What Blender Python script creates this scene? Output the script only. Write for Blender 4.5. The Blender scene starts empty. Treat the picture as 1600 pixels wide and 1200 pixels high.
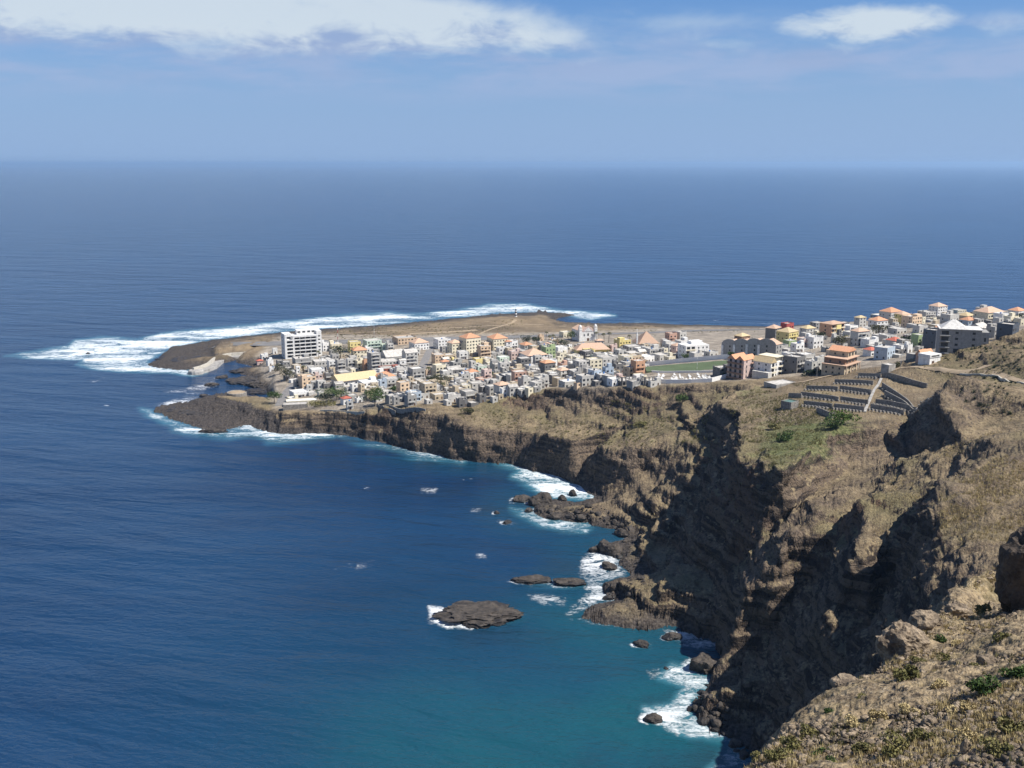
import bpy, bmesh, math, random
import numpy as np
from mathutils import Vector, geometry
R = math.radians
rng = np.random.default_rng(7)
random.seed(7)
SC = bpy.context.scene
COL = SC.collection

# ------------------------------------------------------------------ camera, world, sun, exposure
H, F = 180.0, 1600.0
PITCH = math.atan(345 / F)
CP, SP = math.cos(PITCH), math.sin(PITCH)
cam = bpy.data.cameras.new('camera'); cam.sensor_width = 36; cam.lens = 36
cam.clip_start = 0.5; cam.clip_end = 200000
camo = bpy.data.objects.new('camera', cam); COL.objects.link(camo)
camo.location = (0, 0, H); camo.rotation_euler = (math.pi / 2 - PITCH, 0, 0)
SC.camera = camo

SUN_AZ, SUN_EL = R(106), R(53)            # azimuth from +Y towards +X
sd = Vector((math.sin(SUN_AZ) * math.cos(SUN_EL), math.cos(SUN_AZ) * math.cos(SUN_EL), math.sin(SUN_EL)))
sl = bpy.data.lights.new('sun', 'SUN'); sl.energy = 5.0; sl.angle = R(0.53); sl.color = (1, .95, .87)
so = bpy.data.objects.new('sun', sl); COL.objects.link(so)
so.rotation_euler = (-sd).to_track_quat('-Z', 'Y').to_euler()
SC.view_settings.view_transform = 'Standard'; SC.view_settings.look = 'None'
SC.view_settings.gamma = 1; SC.view_settings.use_curve_mapping = False
SC.view_settings.exposure = 0.6
SC.cycles.max_bounces = 5; SC.cycles.diffuse_bounces = 2; SC.cycles.glossy_bounces = 2
SC.cycles.volume_bounces = 0; SC.cycles.transmission_bounces = 2; SC.cycles.use_denoising = True
SC.cycles.transparent_max_bounces = 6


class NT:                                       # small node-tree helper
    def __init__(s, tree): s.t = tree; s.n = tree.nodes; s.l = tree.links
    def add(s, typ, **kw):
        nd = s.n.new(typ)
        for k, v in kw.items():
            if k == 'ins':
                for i, val in v.items():
                    s.put(nd.inputs[i], val)
            else: setattr(nd, k, v)
        return nd
    def put(s, sock, val):
        if hasattr(val, 'is_output') or isinstance(val, bpy.types.NodeSocket): s.l.new(val, sock)
        else: sock.default_value = val
    def math(s, op, a, b=0.0, c=None, clamp=False):
        nd = s.n.new('ShaderNodeMath'); nd.operation = op; nd.use_clamp = clamp
        s.put(nd.inputs[0], a); s.put(nd.inputs[1], b)
        if c is not None: s.put(nd.inputs[2], c)
        return nd.outputs[0]
    def ramp(s, x, lo, hi, a=0.0, b=1.0, smooth=True):
        nd = s.n.new('ShaderNodeMapRange'); nd.interpolation_type = 'SMOOTHSTEP' if smooth else 'LINEAR'
        s.put(nd.inputs[0], x)
        for i, v in enumerate((lo, hi, a, b)): s.put(nd.inputs[i + 1], v)
        return nd.outputs[0]
    def mix(s, f, a, b):
        nd = s.n.new('ShaderNodeMix'); nd.data_type = 'RGBA'; nd.clamp_factor = True
        s.put(nd.inputs[0], f); s.put(nd.inputs[6], a); s.put(nd.inputs[7], b)
        return nd.outputs[2]
    def noise(s, vec, scale, detail=4, rough=.55, dist=0.0, dim='3D'):
        nd = s.n.new('ShaderNodeTexNoise'); nd.noise_dimensions = dim
        s.l.new(vec, nd.inputs['Vector']); nd.inputs['Scale'].default_value = scale
        nd.inputs['Detail'].default_value = detail; nd.inputs['Roughness'].default_value = rough
        nd.inputs['Distortion'].default_value = dist
        return nd.outputs[0]
    def vscale(s, vec, sx, sy, sz):
        nd = s.n.new('ShaderNodeVectorMath'); nd.operation = 'MULTIPLY'
        s.l.new(vec, nd.inputs[0]); nd.inputs[1].default_value = (sx, sy, sz)
        return nd.outputs[0]


def c4(c): return (c[0], c[1], c[2], 1.0)


def build_world():
    w = bpy.data.worlds.new('World'); SC.world = w; w.use_nodes = True
    t = NT(w.node_tree); t.n.clear()
    out = t.add('ShaderNodeOutputWorld'); bg = t.add('ShaderNodeBackground')
    sky = t.add('ShaderNodeTexSky', sky_type='NISHITA', sun_disc=False, sun_elevation=SUN_EL, sun_rotation=SUN_AZ)
    sky.altitude = 180; sky.air_density = 1.0; sky.dust_density = 0.6; sky.ozone_density = 2.0
    tc = t.add('ShaderNodeTexCoord'); d = tc.outputs['Generated']
    sep = t.add('ShaderNodeSeparateXYZ', ins={0: d})
    el = t.math('MULTIPLY', t.math('ARCSINE', sep.outputs[2]), 57.2958)          # degrees above the horizon
    az = t.math('MULTIPLY', t.math('ARCTAN2', sep.outputs[0], sep.outputs[1]), 57.2958)
    # marine haze layer low over the sea: bluish grey air in front of the sky
    hz = t.ramp(el, .5, 11.5, 1.0, 0.0)
    tint = t.add('ShaderNodeVectorMath', operation='MULTIPLY', ins={0: sky.outputs[0], 1: (.46, .78, 1.25)})
    col = t.mix(t.math('MULTIPLY', hz, .95), tint.outputs[0], (3.35, 4.95, 7.75, 1))
    comb = t.add('ShaderNodeCombineXYZ', ins={0: t.math('MULTIPLY', az, .115), 1: t.math('MULTIPLY', el, .26), 2: 3.7})
    cv = comb.outputs[0]
    n1 = t.noise(cv, 1.15, 7, .56, .25)
    n2 = t.noise(cv, 3.1, 6, .6, .4)
    comb2 = t.add('ShaderNodeCombineXYZ', ins={0: t.math('MULTIPLY', az, .09), 1: t.math('MULTIPLY', el, .45), 2: 8.2})
    n3 = t.noise(comb2.outputs[0], 1.6, 6, .6, .3)
    # cumulus bank: higher on the left of the view, thinning to the right
    top = t.math('ADD', t.math('MULTIPLY', az, -.10), 8.0)
    b1 = t.math('MULTIPLY', t.ramp(t.math('ADD', el, t.math('MULTIPLY', t.math('SUBTRACT', n3, .5), 2.4)), 4.7, 6.6), t.ramp(t.math('SUBTRACT', el, top), -.4, 1.4, 1, 0))
    leftw = t.ramp(az, -2, 6, 1, .0)
    cov = t.math('ADD', t.math('MULTIPLY', n1, .8), t.math('MULTIPLY', n2, .25))
    bank = t.math('ADD', cov, t.math('MULTIPLY', t.math('MULTIPLY', b1, leftw), .36))
    bankm = t.ramp(bank, .47, .86)
    bankm = t.math('MULTIPLY', bankm, b1)
    # separate puffs, scattered all round the sky
    def puff(a0, e0, ra, re, s=.5):
        q = t.math('ADD', t.math('POWER', t.math('DIVIDE', t.math('SUBTRACT', az, a0), ra), 2),
                   t.math('POWER', t.math('DIVIDE', t.math('SUBTRACT', el, e0), re), 2))
        base = t.math('SUBTRACT', 1.15, t.math('SQRT', q))
        return t.ramp(t.math('ADD', base, t.math('MULTIPLY', t.math('SUBTRACT', n2, .5), 1.3)), .05, s + .25)
    p1 = puff(18.6, 6.9, 4.3, .95)
    p2 = puff(24.6, 6.6, 2.2, .7, .8)
    p3 = t.math('MULTIPLY', puff(15.6, 5.3, 3.6, .8, .8), .75)
    p4 = t.math('MULTIPLY', puff(-9.5, 4.6, 2.8, .5, .9), .4)
    p6 = t.math('MULTIPLY', puff(-19, 4.3, 4.5, .55, 1.0), .3)
    p7 = t.math('MULTIPLY', puff(3, 5.0, 5.5, .7, 1.0), .4)
    p8 = t.math('MULTIPLY', puff(10.5, 5.9, 4.5, .6, 1.0), .35)
    p5 = t.math('MULTIPLY', puff(9, 7.2, 5, .6, 1.0), .35)
    far = t.math('MULTIPLY', t.ramp(t.math('ADD', n1, t.math('MULTIPLY', n2, .2)), .66, .86), t.ramp(el, 9.5, 14))
    # veil of soft grey-lilac cloud base below the bank
    veil = t.math('MULTIPLY', t.ramp(n3, .36, .66), t.math('MULTIPLY', t.ramp(el, 2.6, 4.6), t.ramp(el, 5.6, 7.6, 1, 0)))
    col = t.mix(t.math('MULTIPLY', veil, .8), col, (4.0, 5.2, 7.8, 1))
    lit = t.ramp(t.math('ADD', t.math('ADD', t.math('MULTIPLY', n2, .6), t.math('MULTIPLY', n1, .4)), t.math('MULTIPLY', t.math('SUBTRACT', el, 6.2), .13)), .42, .62)
    ccol = t.mix(lit, (3.6, 4.75, 7.3, 1), (7.7, 8.6, 9.2, 1))
    m = t.math('MAXIMUM', t.math('MAXIMUM', bankm, t.math('MAXIMUM', p1, t.math('MULTIPLY', p2, .45))), t.math('MAXIMUM', t.math('MAXIMUM', t.math('MAXIMUM', p3, p6), t.math('MAXIMUM', p4, t.math('MAXIMUM', p7, p8))), t.math('MAXIMUM', p5, far)))
    col = t.mix(t.math('MULTIPLY', m, .82), col, ccol)
    t.l.new(col, bg.inputs[0]); bg.inputs[1].default_value = 0.060
    t.l.new(bg.outputs[0], out.inputs[0])


build_world()

# ------------------------------------------------------------------ photo geometry helpers
def ray(u, v):
    a = (np.asarray(u, float) - 800) / F; b = (np.asarray(v, float) - 600) / F
    return a, CP - b * SP, -SP - b * CP


def Z(u, v, z):                                 # point of the pixel's line of sight at height z
    a, dy, dz = ray(u, v); t = (z - H) / dz
    return (float(a * t), float(dy * t), float(z))


def Y(u, v, y):                                 # point of the pixel's line of sight at forward distance y
    a, dy, dz = ray(u, v); t = y / dy
    return (float(a * t), float(y), float(H + dz * t))


def project(x, y, z):
    dz = z - H
    f = y * CP - dz * SP; d = -y * SP - dz * CP
    f = np.maximum(f, 1e-3)
    return 800 + F * x / f, 600 + F * d / f


# ------------------------------------------------------------------ lattice noise in numpy
_T = np.random.default_rng(11).random((64, 64, 64)).astype(np.float32)


def noise3(x, y, z):
    xi = np.floor(x).astype(np.int32); yi = np.floor(y).astype(np.int32); zi = np.floor(z).astype(np.int32)
    fx = (x - xi).astype(np.float32); fy = (y - yi).astype(np.float32); fz = (z - zi).astype(np.float32)
    fx = fx * fx * (3 - 2 * fx); fy = fy * fy * (3 - 2 * fy); fz = fz * fz * (3 - 2 * fz)
    x0 = xi & 63; x1 = (xi + 1) & 63; y0 = yi & 63; y1 = (yi + 1) & 63; z0 = zi & 63; z1 = (zi + 1) & 63
    a = _T[x0, y0, z0] * (1 - fx) + _T[x1, y0, z0] * fx
    b = _T[x0, y1, z0] * (1 - fx) + _T[x1, y1, z0] * fx
    c = _T[x0, y0, z1] * (1 - fx) + _T[x1, y0, z1] * fx
    d = _T[x0, y1, z1] * (1 - fx) + _T[x1, y1, z1] * fx
    a = a * (1 - fy) + b * fy; c = c * (1 - fy) + d * fy
    return (a * (1 - fz) + c * fz) * 2 - 1


def fbm(x, y, z, wl, octv=4, gain=.5, ridged=False):
    s = 0; amp = 1; tot = 0; f = 1.0 / wl
    for i in range(octv):
        n = noise3(x * f + 17.3 * i, y * f + 5.1 * i, z * f + 9.7 * i)
        if ridged: n = 1 - 2 * np.abs(n) * 1.3
        s = s + n * amp; tot += amp; amp *= gain; f *= 2.03
    return s / tot


def sstep(x, a, b):
    t = np.clip((x - a) / (b - a), 0, 1); return t * t * (3 - 2 * t)


def pip(px, py, poly):
    px = np.asarray(px); py = np.asarray(py); ins = np.zeros(px.shape, bool)
    n = len(poly)
    for i in range(n):
        x0, y0 = poly[i]; x1, y1 = poly[(i + 1) % n]
        if y0 == y1: continue
        c = ((y0 > py) != (y1 > py)) & (px < (x1 - x0) * (py - y0) / (y1 - y0) + x0)
        ins ^= c
    return ins


def segdist(px, py, poly, closed=True):
    d = np.full(np.shape(px), 1e9)
    n = len(poly)
    for i in range(n if closed else n - 1):
        x0, y0 = poly[i]; x1, y1 = poly[(i + 1) % n]
        dx, dy = x1 - x0, y1 - y0; L = dx * dx + dy * dy + 1e-9
        t = np.clip(((px - x0) * dx + (py - y0) * dy) / L, 0, 1)
        d = np.minimum(d, (px - x0 - t * dx) ** 2 + (py - y0 - t * dy) ** 2)
    return np.sqrt(d)


# ------------------------------------------------------------------ terrain break lines (survey points taken along the land's edges)
coast_px = [(1172, 1195), (1160, 1165), (1135, 1145), (1118, 1138), (1096, 1120), (1088, 1095), (1108, 1082), (1122, 1060), (1118, 1035),
 (1125, 1012), (1114, 994), (1075, 986), (1040, 977), (990, 981), (930, 975), (896, 965), (906, 955), (936, 942), (966, 938),
 (948, 922), (944, 912), (962, 904), (984, 899), (976, 890), (964, 880), (975, 868), (950, 860), (938, 852), (985, 842),
 (965, 828), (920, 819), (880, 813), (852, 812), (832, 799), (838, 778), (870, 780), (902, 784), (928, 777), (910, 757), (885, 745),
 (850, 738), (820, 729), (790, 723), (740, 721), (700, 715), (660, 707), (625, 699), (590, 691), (560, 685), (530, 680), (480, 677), (440, 679),
 (405, 673), (388, 664), (368, 668), (352, 676), (325, 673), (295, 665), (265, 656), (245, 647), (228, 639), (250, 633), (290, 627), (318, 621),
 (340, 614), (368, 612), (395, 618), (421, 622), (412, 610), (400, 606), (385, 604), (355, 597), (358, 590), (395, 590), (362, 581), (370, 577), (400, 575),
 (380, 569), (366, 566), (372, 561), (330, 572), (300, 578), (270, 578), (240, 575), (228, 570), (245, 561), (258, 550), (268, 542), (300, 537), (335, 531),
 (400, 523), (460, 517), (520, 513), (600, 507), (680, 500), (740, 494), (790, 490), (830, 488), (880, 489), (904, 492), (880, 496), (868, 500), (890, 504),
 (950, 505), (1010, 504), (1060, 507), (1110, 508), (1160, 509), (1200, 510), (1280, 506), (1350, 501), (1450, 492), (1550, 487), (1700, 478)]
coast = [Z(u, v, 0) for u, v in coast_px]
close = [(1100, 1300, 0), (1100, -200, 0), (-60, -200, 0), (-60, -50, 0), (-40, 30, 0), (-15, 90, 0), (10, 140, 0), (40, 190, 0), (62, 240, 0)]
land_poly = [(p[0], p[1]) for p in coast + close]
L = []
L.append(coast)
def zl(*pts): L.append([Z(*p) for p in pts])
def yl(*pts): L.append([Y(*p) for p in pts])
def wl_(*pts): L.append(list(pts))
# far shore bank, runway platform, lighthouse rise
zl((338, 541, 4), (345, 535, 3.5), (400, 527, 3.5), (460, 521, 3.5), (520, 517, 3.5), (600, 511, 4), (680, 504, 4), (740, 498, 4), (800, 495, 5), (850, 494, 4), (866, 506, 3.5), (950, 508, 3.5), (1060, 510, 3.5), (1200, 513, 4))
zl((338, 546, 6.5), (420, 535, 7), (620, 530, 7), (810, 525, 7), (900, 522, 7), (1000, 519.5, 7), (1100, 517, 8), (1190, 516, 9))
zl((338, 556, 6.2), (345, 553, 6.5), (380, 550, 6.8), (425, 549, 7))
zl((332, 557, 1.2), (331, 545, 1.0))
zl((806, 497, 9), (830, 497, 8.5)); zl((740, 505, 7), (870, 503, 5))
zl((255, 568, 1.0), (290, 560, 1.2), (320, 548, 1.3))
# promontory and low sea cliff in front of the village
zl((322, 621, 4.5), (345, 617, 6), (400, 621, 7), (420, 627, 8))
zl((258, 640, 1.0), (300, 645, .9), (330, 650, 1.2), (360, 652, 1.6))
zl((325, 628, 4.5), (350, 627, 6), (372, 629, 7), (395, 636, 8), (420, 641, 8.5), (450, 644, 12), (500, 646, 12.3), (560, 648, 13), (588, 648, 14.5), (600, 641, 19), (620, 637, 21), (660, 642, 22.5), (680, 646, 22.5), (700, 655, 21.5), (740, 668, 19.5), (780, 674, 18.5), (830, 682, 17), (860, 685, 19.5), (900, 690, 21), (940, 700, 22), (960, 705, 23), (1000, 700, 26), (1040, 695, 30), (1075, 690, 34), (1100, 688, 36.5))
zl((600, 689, 2), (640, 698, 2.5), (700, 710, 2.5))
zl((432, 622, 8), (428, 600, 8), (430, 585, 8), (425, 570, 7.5))
# village edge above the slope, then the shadowed ledge under it
edge = [(600, 630, 19), (640, 633, 22), (680, 634, 23.5), (720, 631, 24), (760, 626, 25), (790, 622, 28), (820, 615, 31), (850, 610, 35), (880, 606, 38), (920, 604, 41), (960, 604, 43), (1000, 604, 45), (1050, 603, 47), (1090, 602, 49), (1118, 601, 50), (1160, 597, 51), (1190, 594, 52.5)]
zl(*edge)
zl((790, 640, 20), (820, 637, 23), (850, 634, 26), (880, 629, 29), (920, 631, 31), (945, 640, 30), (970, 635, 33), (1000, 640, 35), (1040, 640, 37), (1075, 638, 40), (1105, 640, 42))
# recess, spurs and talus below the second cliff
zl((920, 735, 6), (950, 755, 6), (1010, 746, 12))
zl((965, 735, 14), (985, 726, 18), (1005, 737, 17))
zl((1030, 752, 20), (1060, 735, 26), (1095, 725, 31))
zl((950, 790, 6), (990, 775, 11), (1030, 765, 14)); zl((985, 815, 4), (1010, 805, 9), (1040, 820, 9)); zl((1005, 850, 6), (1015, 870, 5))
zl((845, 790, 2.5), (880, 797, 3), (930, 802, 4))
# gully floor below the headland
gul = [(1108, 655, 42), (1110, 700, 36), (1105, 740, 28), (1068, 800, 18), (1045, 860, 5)]
zl(*gul)
# rock shelf running out to sea
zl((905, 962, 1.2), (940, 954, 3), (1000, 942, 6), (1030, 928, 9), (1060, 912, 12), (1085, 900, 13), (1110, 897, 13))
zl((930, 968, 2), (1000, 968, 2.5), (1040, 966, 4), (1080, 968, 6), (1110, 962, 8))
zl((955, 918, 2), (975, 910, 5), (1000, 902, 5))
zl((1045, 860, 5), (1080, 885, 9), (1112, 897, 13), (1125, 930, 14), (1120, 985, 4))
# headland edge
head = [(1180, 602, 53.5), (1150, 614, 53.5), (1130, 629, 53), (1148, 645, 54), (1157, 665, 54.5), (1155, 690, 56), (1170, 710, 59), (1200, 728, 63), (1217, 736, 65), (1240, 722, 65), (1258, 700, 64), (1285, 686, 63.5), (1305, 676, 63), (1340, 672, 63), (1380, 664, 63), (1400, 672, 62.5), (1411, 688, 61)]
zl(*head)
zl((1180, 640, 56), (1220, 640, 58)); zl((1220, 690, 60), (1260, 655, 61)); zl((1210, 610, 55), (1250, 600, 57.5), (1300, 610, 61), (1300, 640, 61.5)); zl((1350, 600, 62.5), (1400, 600, 64), (1450, 605, 66)); zl((1350, 640, 62.5), (1400, 650, 63))
# ravine 1 and the grey spur
zl((1395, 702, 56), (1330, 735, 53), (1280, 765, 52), (1235, 790, 50), (1190, 840, 40), (1150, 880, 26), (1125, 930, 14))
zl((1310, 706, 54.5), (1350, 704, 54.5), (1385, 698, 56))
zl((1405, 726, 58.5), (1390, 735, 57), (1350, 755, 56), (1310, 775, 55), (1270, 800, 53), (1240, 835, 48), (1225, 855, 45), (1200, 880, 40), (1165, 905, 33), (1150, 925, 24))
# hollow, then the grassy ridge
zl((1360, 772, 56), (1345, 790, 54), (1315, 835, 49), (1290, 880, 40), (1250, 930, 28), (1200, 990, 15))
zl((1420, 720, 62), (1400, 735, 61.5), (1380, 760, 61), (1350, 790, 61), (1348, 830, 60), (1353, 850, 59.5), (1342, 878, 57), (1356, 888, 56))
zl((1356, 888, 56), (1362, 862, 60), (1385, 832, 61.5), (1407, 800, 63), (1440, 775, 66), (1465, 757, 69))
zl((1420, 800, 64), (1480, 740, 70)); zl((1530, 650, 77), (1560, 650, 78), (1590, 640, 81))
zl((1440, 630, 66), (1420, 664, 60), (1415, 690, 57), (1432, 710, 59.5), (1458, 701, 64)); L.append([Z(1478, 602, 82), Y(1484, 638, 411), Y(1492, 666, 395)]); yl((1470, 706, 394), (1508, 688, 384))
# hill, road bench and ridge behind the pens
zl((1478, 602, 82), (1500, 592, 83.5), (1540, 601, 85), (1600, 615, 86), (1700, 640, 88))
zl((1400, 572, 66), (1440, 574, 70), (1517, 582, 73), (1560, 586, 75), (1600, 598, 76), (1700, 625, 79))
zl((1470, 552, 73), (1530, 537, 79), (1600, 518, 86), (1700, 490, 95)); zl((1520, 565, 75), (1580, 560, 80))
# right-hand part of the village
zl((1230, 575, 54), (1320, 580, 60)); zl((1250, 540, 48), (1300, 530, 48), (1400, 520, 52), (1480, 505, 55), (1550, 500, 58), (1640, 498, 62))
zl((1440, 548, 64), (1510, 546, 66), (1560, 524, 68), (1620, 512, 72)); zl((1205, 530, 26), (1230, 520, 24))
# brown ridge on the right
E3 = [(1465, 757, 318), (1450, 805, 290), (1465, 830, 280), (1467, 860, 270), (1457, 880, 264), (1469, 902, 255), (1483, 924, 246), (1490, 940, 240)]
yl(*E3)
yl((1600, 700, 330), (1550, 760, 300), (1520, 830, 272), (1510, 920, 238)); yl((1640, 770, 290), (1600, 830, 270), (1560, 870, 250))
zl((1410, 900, 52), (1380, 960, 44)); zl((1300, 950, 45), (1250, 1000, 30), (1200, 1050, 15)); zl((1300, 1050, 35), (1250, 1100, 18), (1190, 1110, 6))
# near slope and its crest
crest = [(1150, 1190, 58), (1172, 1165, 62), (1190, 1128, 64), (1206, 1125, 65), (1216, 1134, 66), (1250, 1101, 70), (1290, 1075, 76), (1340, 1050, 80), (1375, 1030, 82), (1405, 1005, 86), (1440, 962, 95), (1480, 941, 100), (1510, 915, 108), (1545, 885, 115), (1572, 865, 120), (1600, 846, 125), (1680, 800, 135)]
yl(*crest)
yl((1150, 1260, 46), (1300, 1200, 50), (1450, 1200, 45), (1600, 1200, 41), (1750, 1200, 38)); yl((1300, 1120, 62), (1450, 1100, 60), (1600, 1100, 53)); yl((1420, 1060, 72), (1510, 1040, 76), (1600, 1010, 74)); yl((1470, 985, 97), (1500, 980, 103), (1535, 965, 110), (1565, 945, 114), (1600, 930, 119), (1680, 890, 128)); yl((1500, 1012, 86), (1560, 978, 90), (1620, 950, 93), (1700, 920, 96))
wl_((20, 88, 112), (34, 104, 110), (47, 119, 110), (64, 140, 110), (92, 156, 112), (130, 170, 125))
wl_((60, 170, 55), (85, 180, 70), (110, 190, 80), (150, 200, 100)); wl_((45, 150, 40), (70, 200, 35), (80, 240, 40), (92, 262, 40))
wl_((120, 100, 148), (165, 180, 128), (205, 250, 112), (262, 330, 108), (330, 420, 108), (400, 520, 104), (480, 620, 96), (600, 760, 85), (720, 900, 70))
wl_((1000, 1100, 60), (800, 500, 160), (600, 200, 200), (400, 0, 220), (100, -150, 190))
wl_((0, 0, 176.5), (0, 12, 160), (-12, 30, 118), (8, 44, 138)); wl_((22, 8, 172), (40, 15, 168), (80, 40, 160)); wl_((0, -40, 178), (60, -40, 178))

# triangulate with constrained edges
def tin():
    pts, edges, zs = [], [], []
    for ln in L:
        b = len(pts)
        for p in ln: pts.append(Vector((p[0], p[1]))); zs.append(p[2])
        edges += [(b + i, b + i + 1) for i in range(len(ln) - 1)]
    b = len(pts)
    for p in close: pts.append(Vector((p[0], p[1]))); zs.append(p[2])
    gx, gy = np.meshgrid(np.arange(-480, 1000, 34.0), np.arange(-150, 1650, 34.0))
    gx = gx.ravel(); gy = gy.ravel()
    ok = ~pip(gx, gy, land_poly) & (segdist(gx, gy, land_poly) > 14)
    for x, y in zip(gx[ok], gy[ok]): pts.append(Vector((float(x), float(y)))); zs.append(-7.0)
    v2, e2, f2, ov, oe, of = geometry.delaunay_2d_cdt(pts, edges, [], 0, 1e-4)
    xy0 = np.array([(p.x, p.y) for p in pts]); z0 = np.array(zs)
    V = np.zeros((len(v2), 3))
    for i, p in enumerate(v2):
        V[i, :2] = p
        o = ov[i]
        if o: V[i, 2] = np.mean([zs[k] for k in o])
        else:
            d = np.hypot(xy0[:, 0] - p.x, xy0[:, 1] - p.y); k = np.argsort(d)[:4]
            w = 1 / (d[k] + .1); V[i, 2] = (z0[k] * w).sum() / w.sum()
    return V, f2


X0, Y0, NX, NY = -470, -60, 1400, 1600             # 1 m raster
def rasterise(V, faces):
    Zr = np.full((NY, NX), -7.0, np.float32)
    for f in faces:
        if len(f) != 3: continue
        a, b, c = V[f[0]], V[f[1]], V[f[2]]
        x0 = max(int(math.floor(min(a[0], b[0], c[0]) - X0)), 0); x1 = min(int(math.ceil(max(a[0], b[0], c[0]) - X0)) + 1, NX)
        y0 = max(int(math.floor(min(a[1], b[1], c[1]) - Y0)), 0); y1 = min(int(math.ceil(max(a[1], b[1], c[1]) - Y0)) + 1, NY)
        if x1 <= x0 or y1 <= y0: continue
        den = (b[1] - c[1]) * (a[0] - c[0]) + (c[0] - b[0]) * (a[1] - c[1])
        if abs(den) < 1e-9: continue
        gx, gy = np.meshgrid(np.arange(x0, x1) + X0, np.arange(y0, y1) + Y0)
        w0 = ((b[1] - c[1]) * (gx - c[0]) + (c[0] - b[0]) * (gy - c[1])) / den
        w1 = ((c[1] - a[1]) * (gx - c[0]) + (a[0] - c[0]) * (gy - c[1])) / den
        w2 = 1 - w0 - w1
        m = (w0 >= -1e-6) & (w1 >= -1e-6) & (w2 >= -1e-6)
        sub = Zr[y0:y1, x0:x1]
        sub[m] = (w0 * a[2] + w1 * b[2] + w2 * c[2])[m]
    return Zr


def bil(A, x, y):
    fx = np.clip(x - X0, 0, NX - 1.001); fy = np.clip(y - Y0, 0, NY - 1.001)
    ix = fx.astype(np.int32); iy = fy.astype(np.int32); fx = fx - ix; fy = fy - iy
    return (A[iy, ix] * (1 - fx) + A[iy, ix + 1] * fx) * (1 - fy) + (A[iy + 1, ix] * (1 - fx) + A[iy + 1, ix + 1] * fx) * fy


def blur(A, r):
    for ax in (0, 1):
        B = np.pad(A, [(r + 1, r) if k == ax else (0, 0) for k in (0, 1)], mode='edge')
        Cc = np.cumsum(B, ax, dtype=np.float64)
        n = A.shape[ax]
        A = ((np.take(Cc, range(2 * r + 1, 2 * r + 1 + n), ax) - np.take(Cc, range(0, n), ax)) / (2 * r + 1)).astype(np.float32)
    return A


BASE = rasterise(*tin())
gxx, gyy = np.meshgrid(np.arange(NX) + X0 + 0.0, np.arange(NY) + Y0 + 0.0)
_in = pip(gxx, gyy, land_poly); _nz = BASE < 6
_d = np.full(BASE.shape, 99.0); _d[_nz] = segdist(gxx[_nz], gyy[_nz], land_poly)
BASE = np.where(_in, np.maximum(BASE, np.minimum(1.3, .25 + .13 * _d)), np.minimum(BASE, -.5 - .25 * np.minimum(_d, 25))).astype(np.float32)
gy_, gx_ = np.gradient(blur(BASE, 3))
STEEP = sstep(np.hypot(gx_, gy_), .28, .85).astype(np.float32)
STEEPB = blur(blur(STEEP, 8), 8)
village_px = [(395, 560), (440, 520), (620, 524), (900, 518), (1060, 512), (1200, 500), (1640, 470), (1640, 505), (1560, 530), (1440, 556), (1380, 572), (1200, 592), (1000, 603), (860, 606), (760, 625), (640, 632), (560, 642), (430, 640)]
US, VS = project(gxx, gyy, BASE)
VILL = pip(US, VS, village_px) & (gyy > 560)
VILL = blur(VILL.astype(np.float32), 3)
# natural wandering of edges: warp the survey surface, more on cliffs, none in the village
amp = (1.2 + 3.8 * np.clip(STEEPB * 1.6, 0, 1)) * (1 - .45 * sstep(gxx, 85, 125) * (1 - sstep(gyy, 460, 520))) * (1 - .9 * VILL) * np.clip(gyy / 260, .25, 1)
MED = blur(sstep(np.hypot(gx_, gy_), .10, .34).astype(np.float32), 5)
wx = amp * (fbm(gxx, gyy, gyy * 0, 22, 4) * 1.3); wy = amp * (fbm(gxx + 300, gyy, gyy * 0 + 50, 22, 4) * 1.3)
HF = bil(BASE, gxx + wx, gyy + wy)
HF = blur(HF, 1)
PENS = blur(pip(US, VS, [(1205, 590), (1300, 578), (1400, 570), (1500, 600), (1420, 652), (1300, 662), (1210, 645)]).astype(np.float32) * (gyy > 380), 4)
INL = (1 - PENS) * (1 - VILL) * sstep(HF, .5, 4) * sstep(gyy, 150, 215) * (1 - sstep(gyy, 730, 800))
HF = HF + INL * np.clip(STEEPB * 1.4 + .2 + .5 * MED, 0, 1) * (1.6 * fbm(gxx, gyy, gyy * 0 + 7, 34, 3) + 1.5 * fbm(gxx * .8, gyy, gyy * 0 + 3, 20, 4, .55, True))
STP = 5.0
hw = HF / STP + 2.0 * fbm(gxx, gyy, gyy * 0 + 21, 50, 5, .6)
fr = hw - np.floor(hw)
ter = (np.floor(hw) + sstep(fr, .52, .86) - hw) * STP
HF = HF + INL * ter * np.clip(STEEPB * 1.3 + MED * .5, 0, .85) * (1 - .75 * sstep(gxx, 90, 130) * (1 - sstep(gyy, 500, 560))) * sstep(fbm(gxx, gyy, gyy * 0 + 33, 60, 3), -.25, .3)
HF = HF.astype(np.float32)
# the levelled sports ground
PITCH_PX = [(1008, 573), (1146, 562), (1160, 570), (1120, 580), (1010, 580)]
_z = 22.0
for _ in range(12): _z = .5 * _z + .5 * float(bil(BASE, *[np.float64(q) for q in Z(1062, 580.5, _z)[:2]]))
PITCH_Z = _z + .3
PITCH_POLY = [Z(u_, v_, PITCH_Z)[:2] for u_, v_ in PITCH_PX]
_m = blur((pip(gxx, gyy, PITCH_POLY)).astype(np.float32), 4)
HF = HF * (1 - np.clip(_m * 1.6, 0, 1)) + (PITCH_Z - .5) * np.clip(_m * 1.6, 0, 1)


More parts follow.
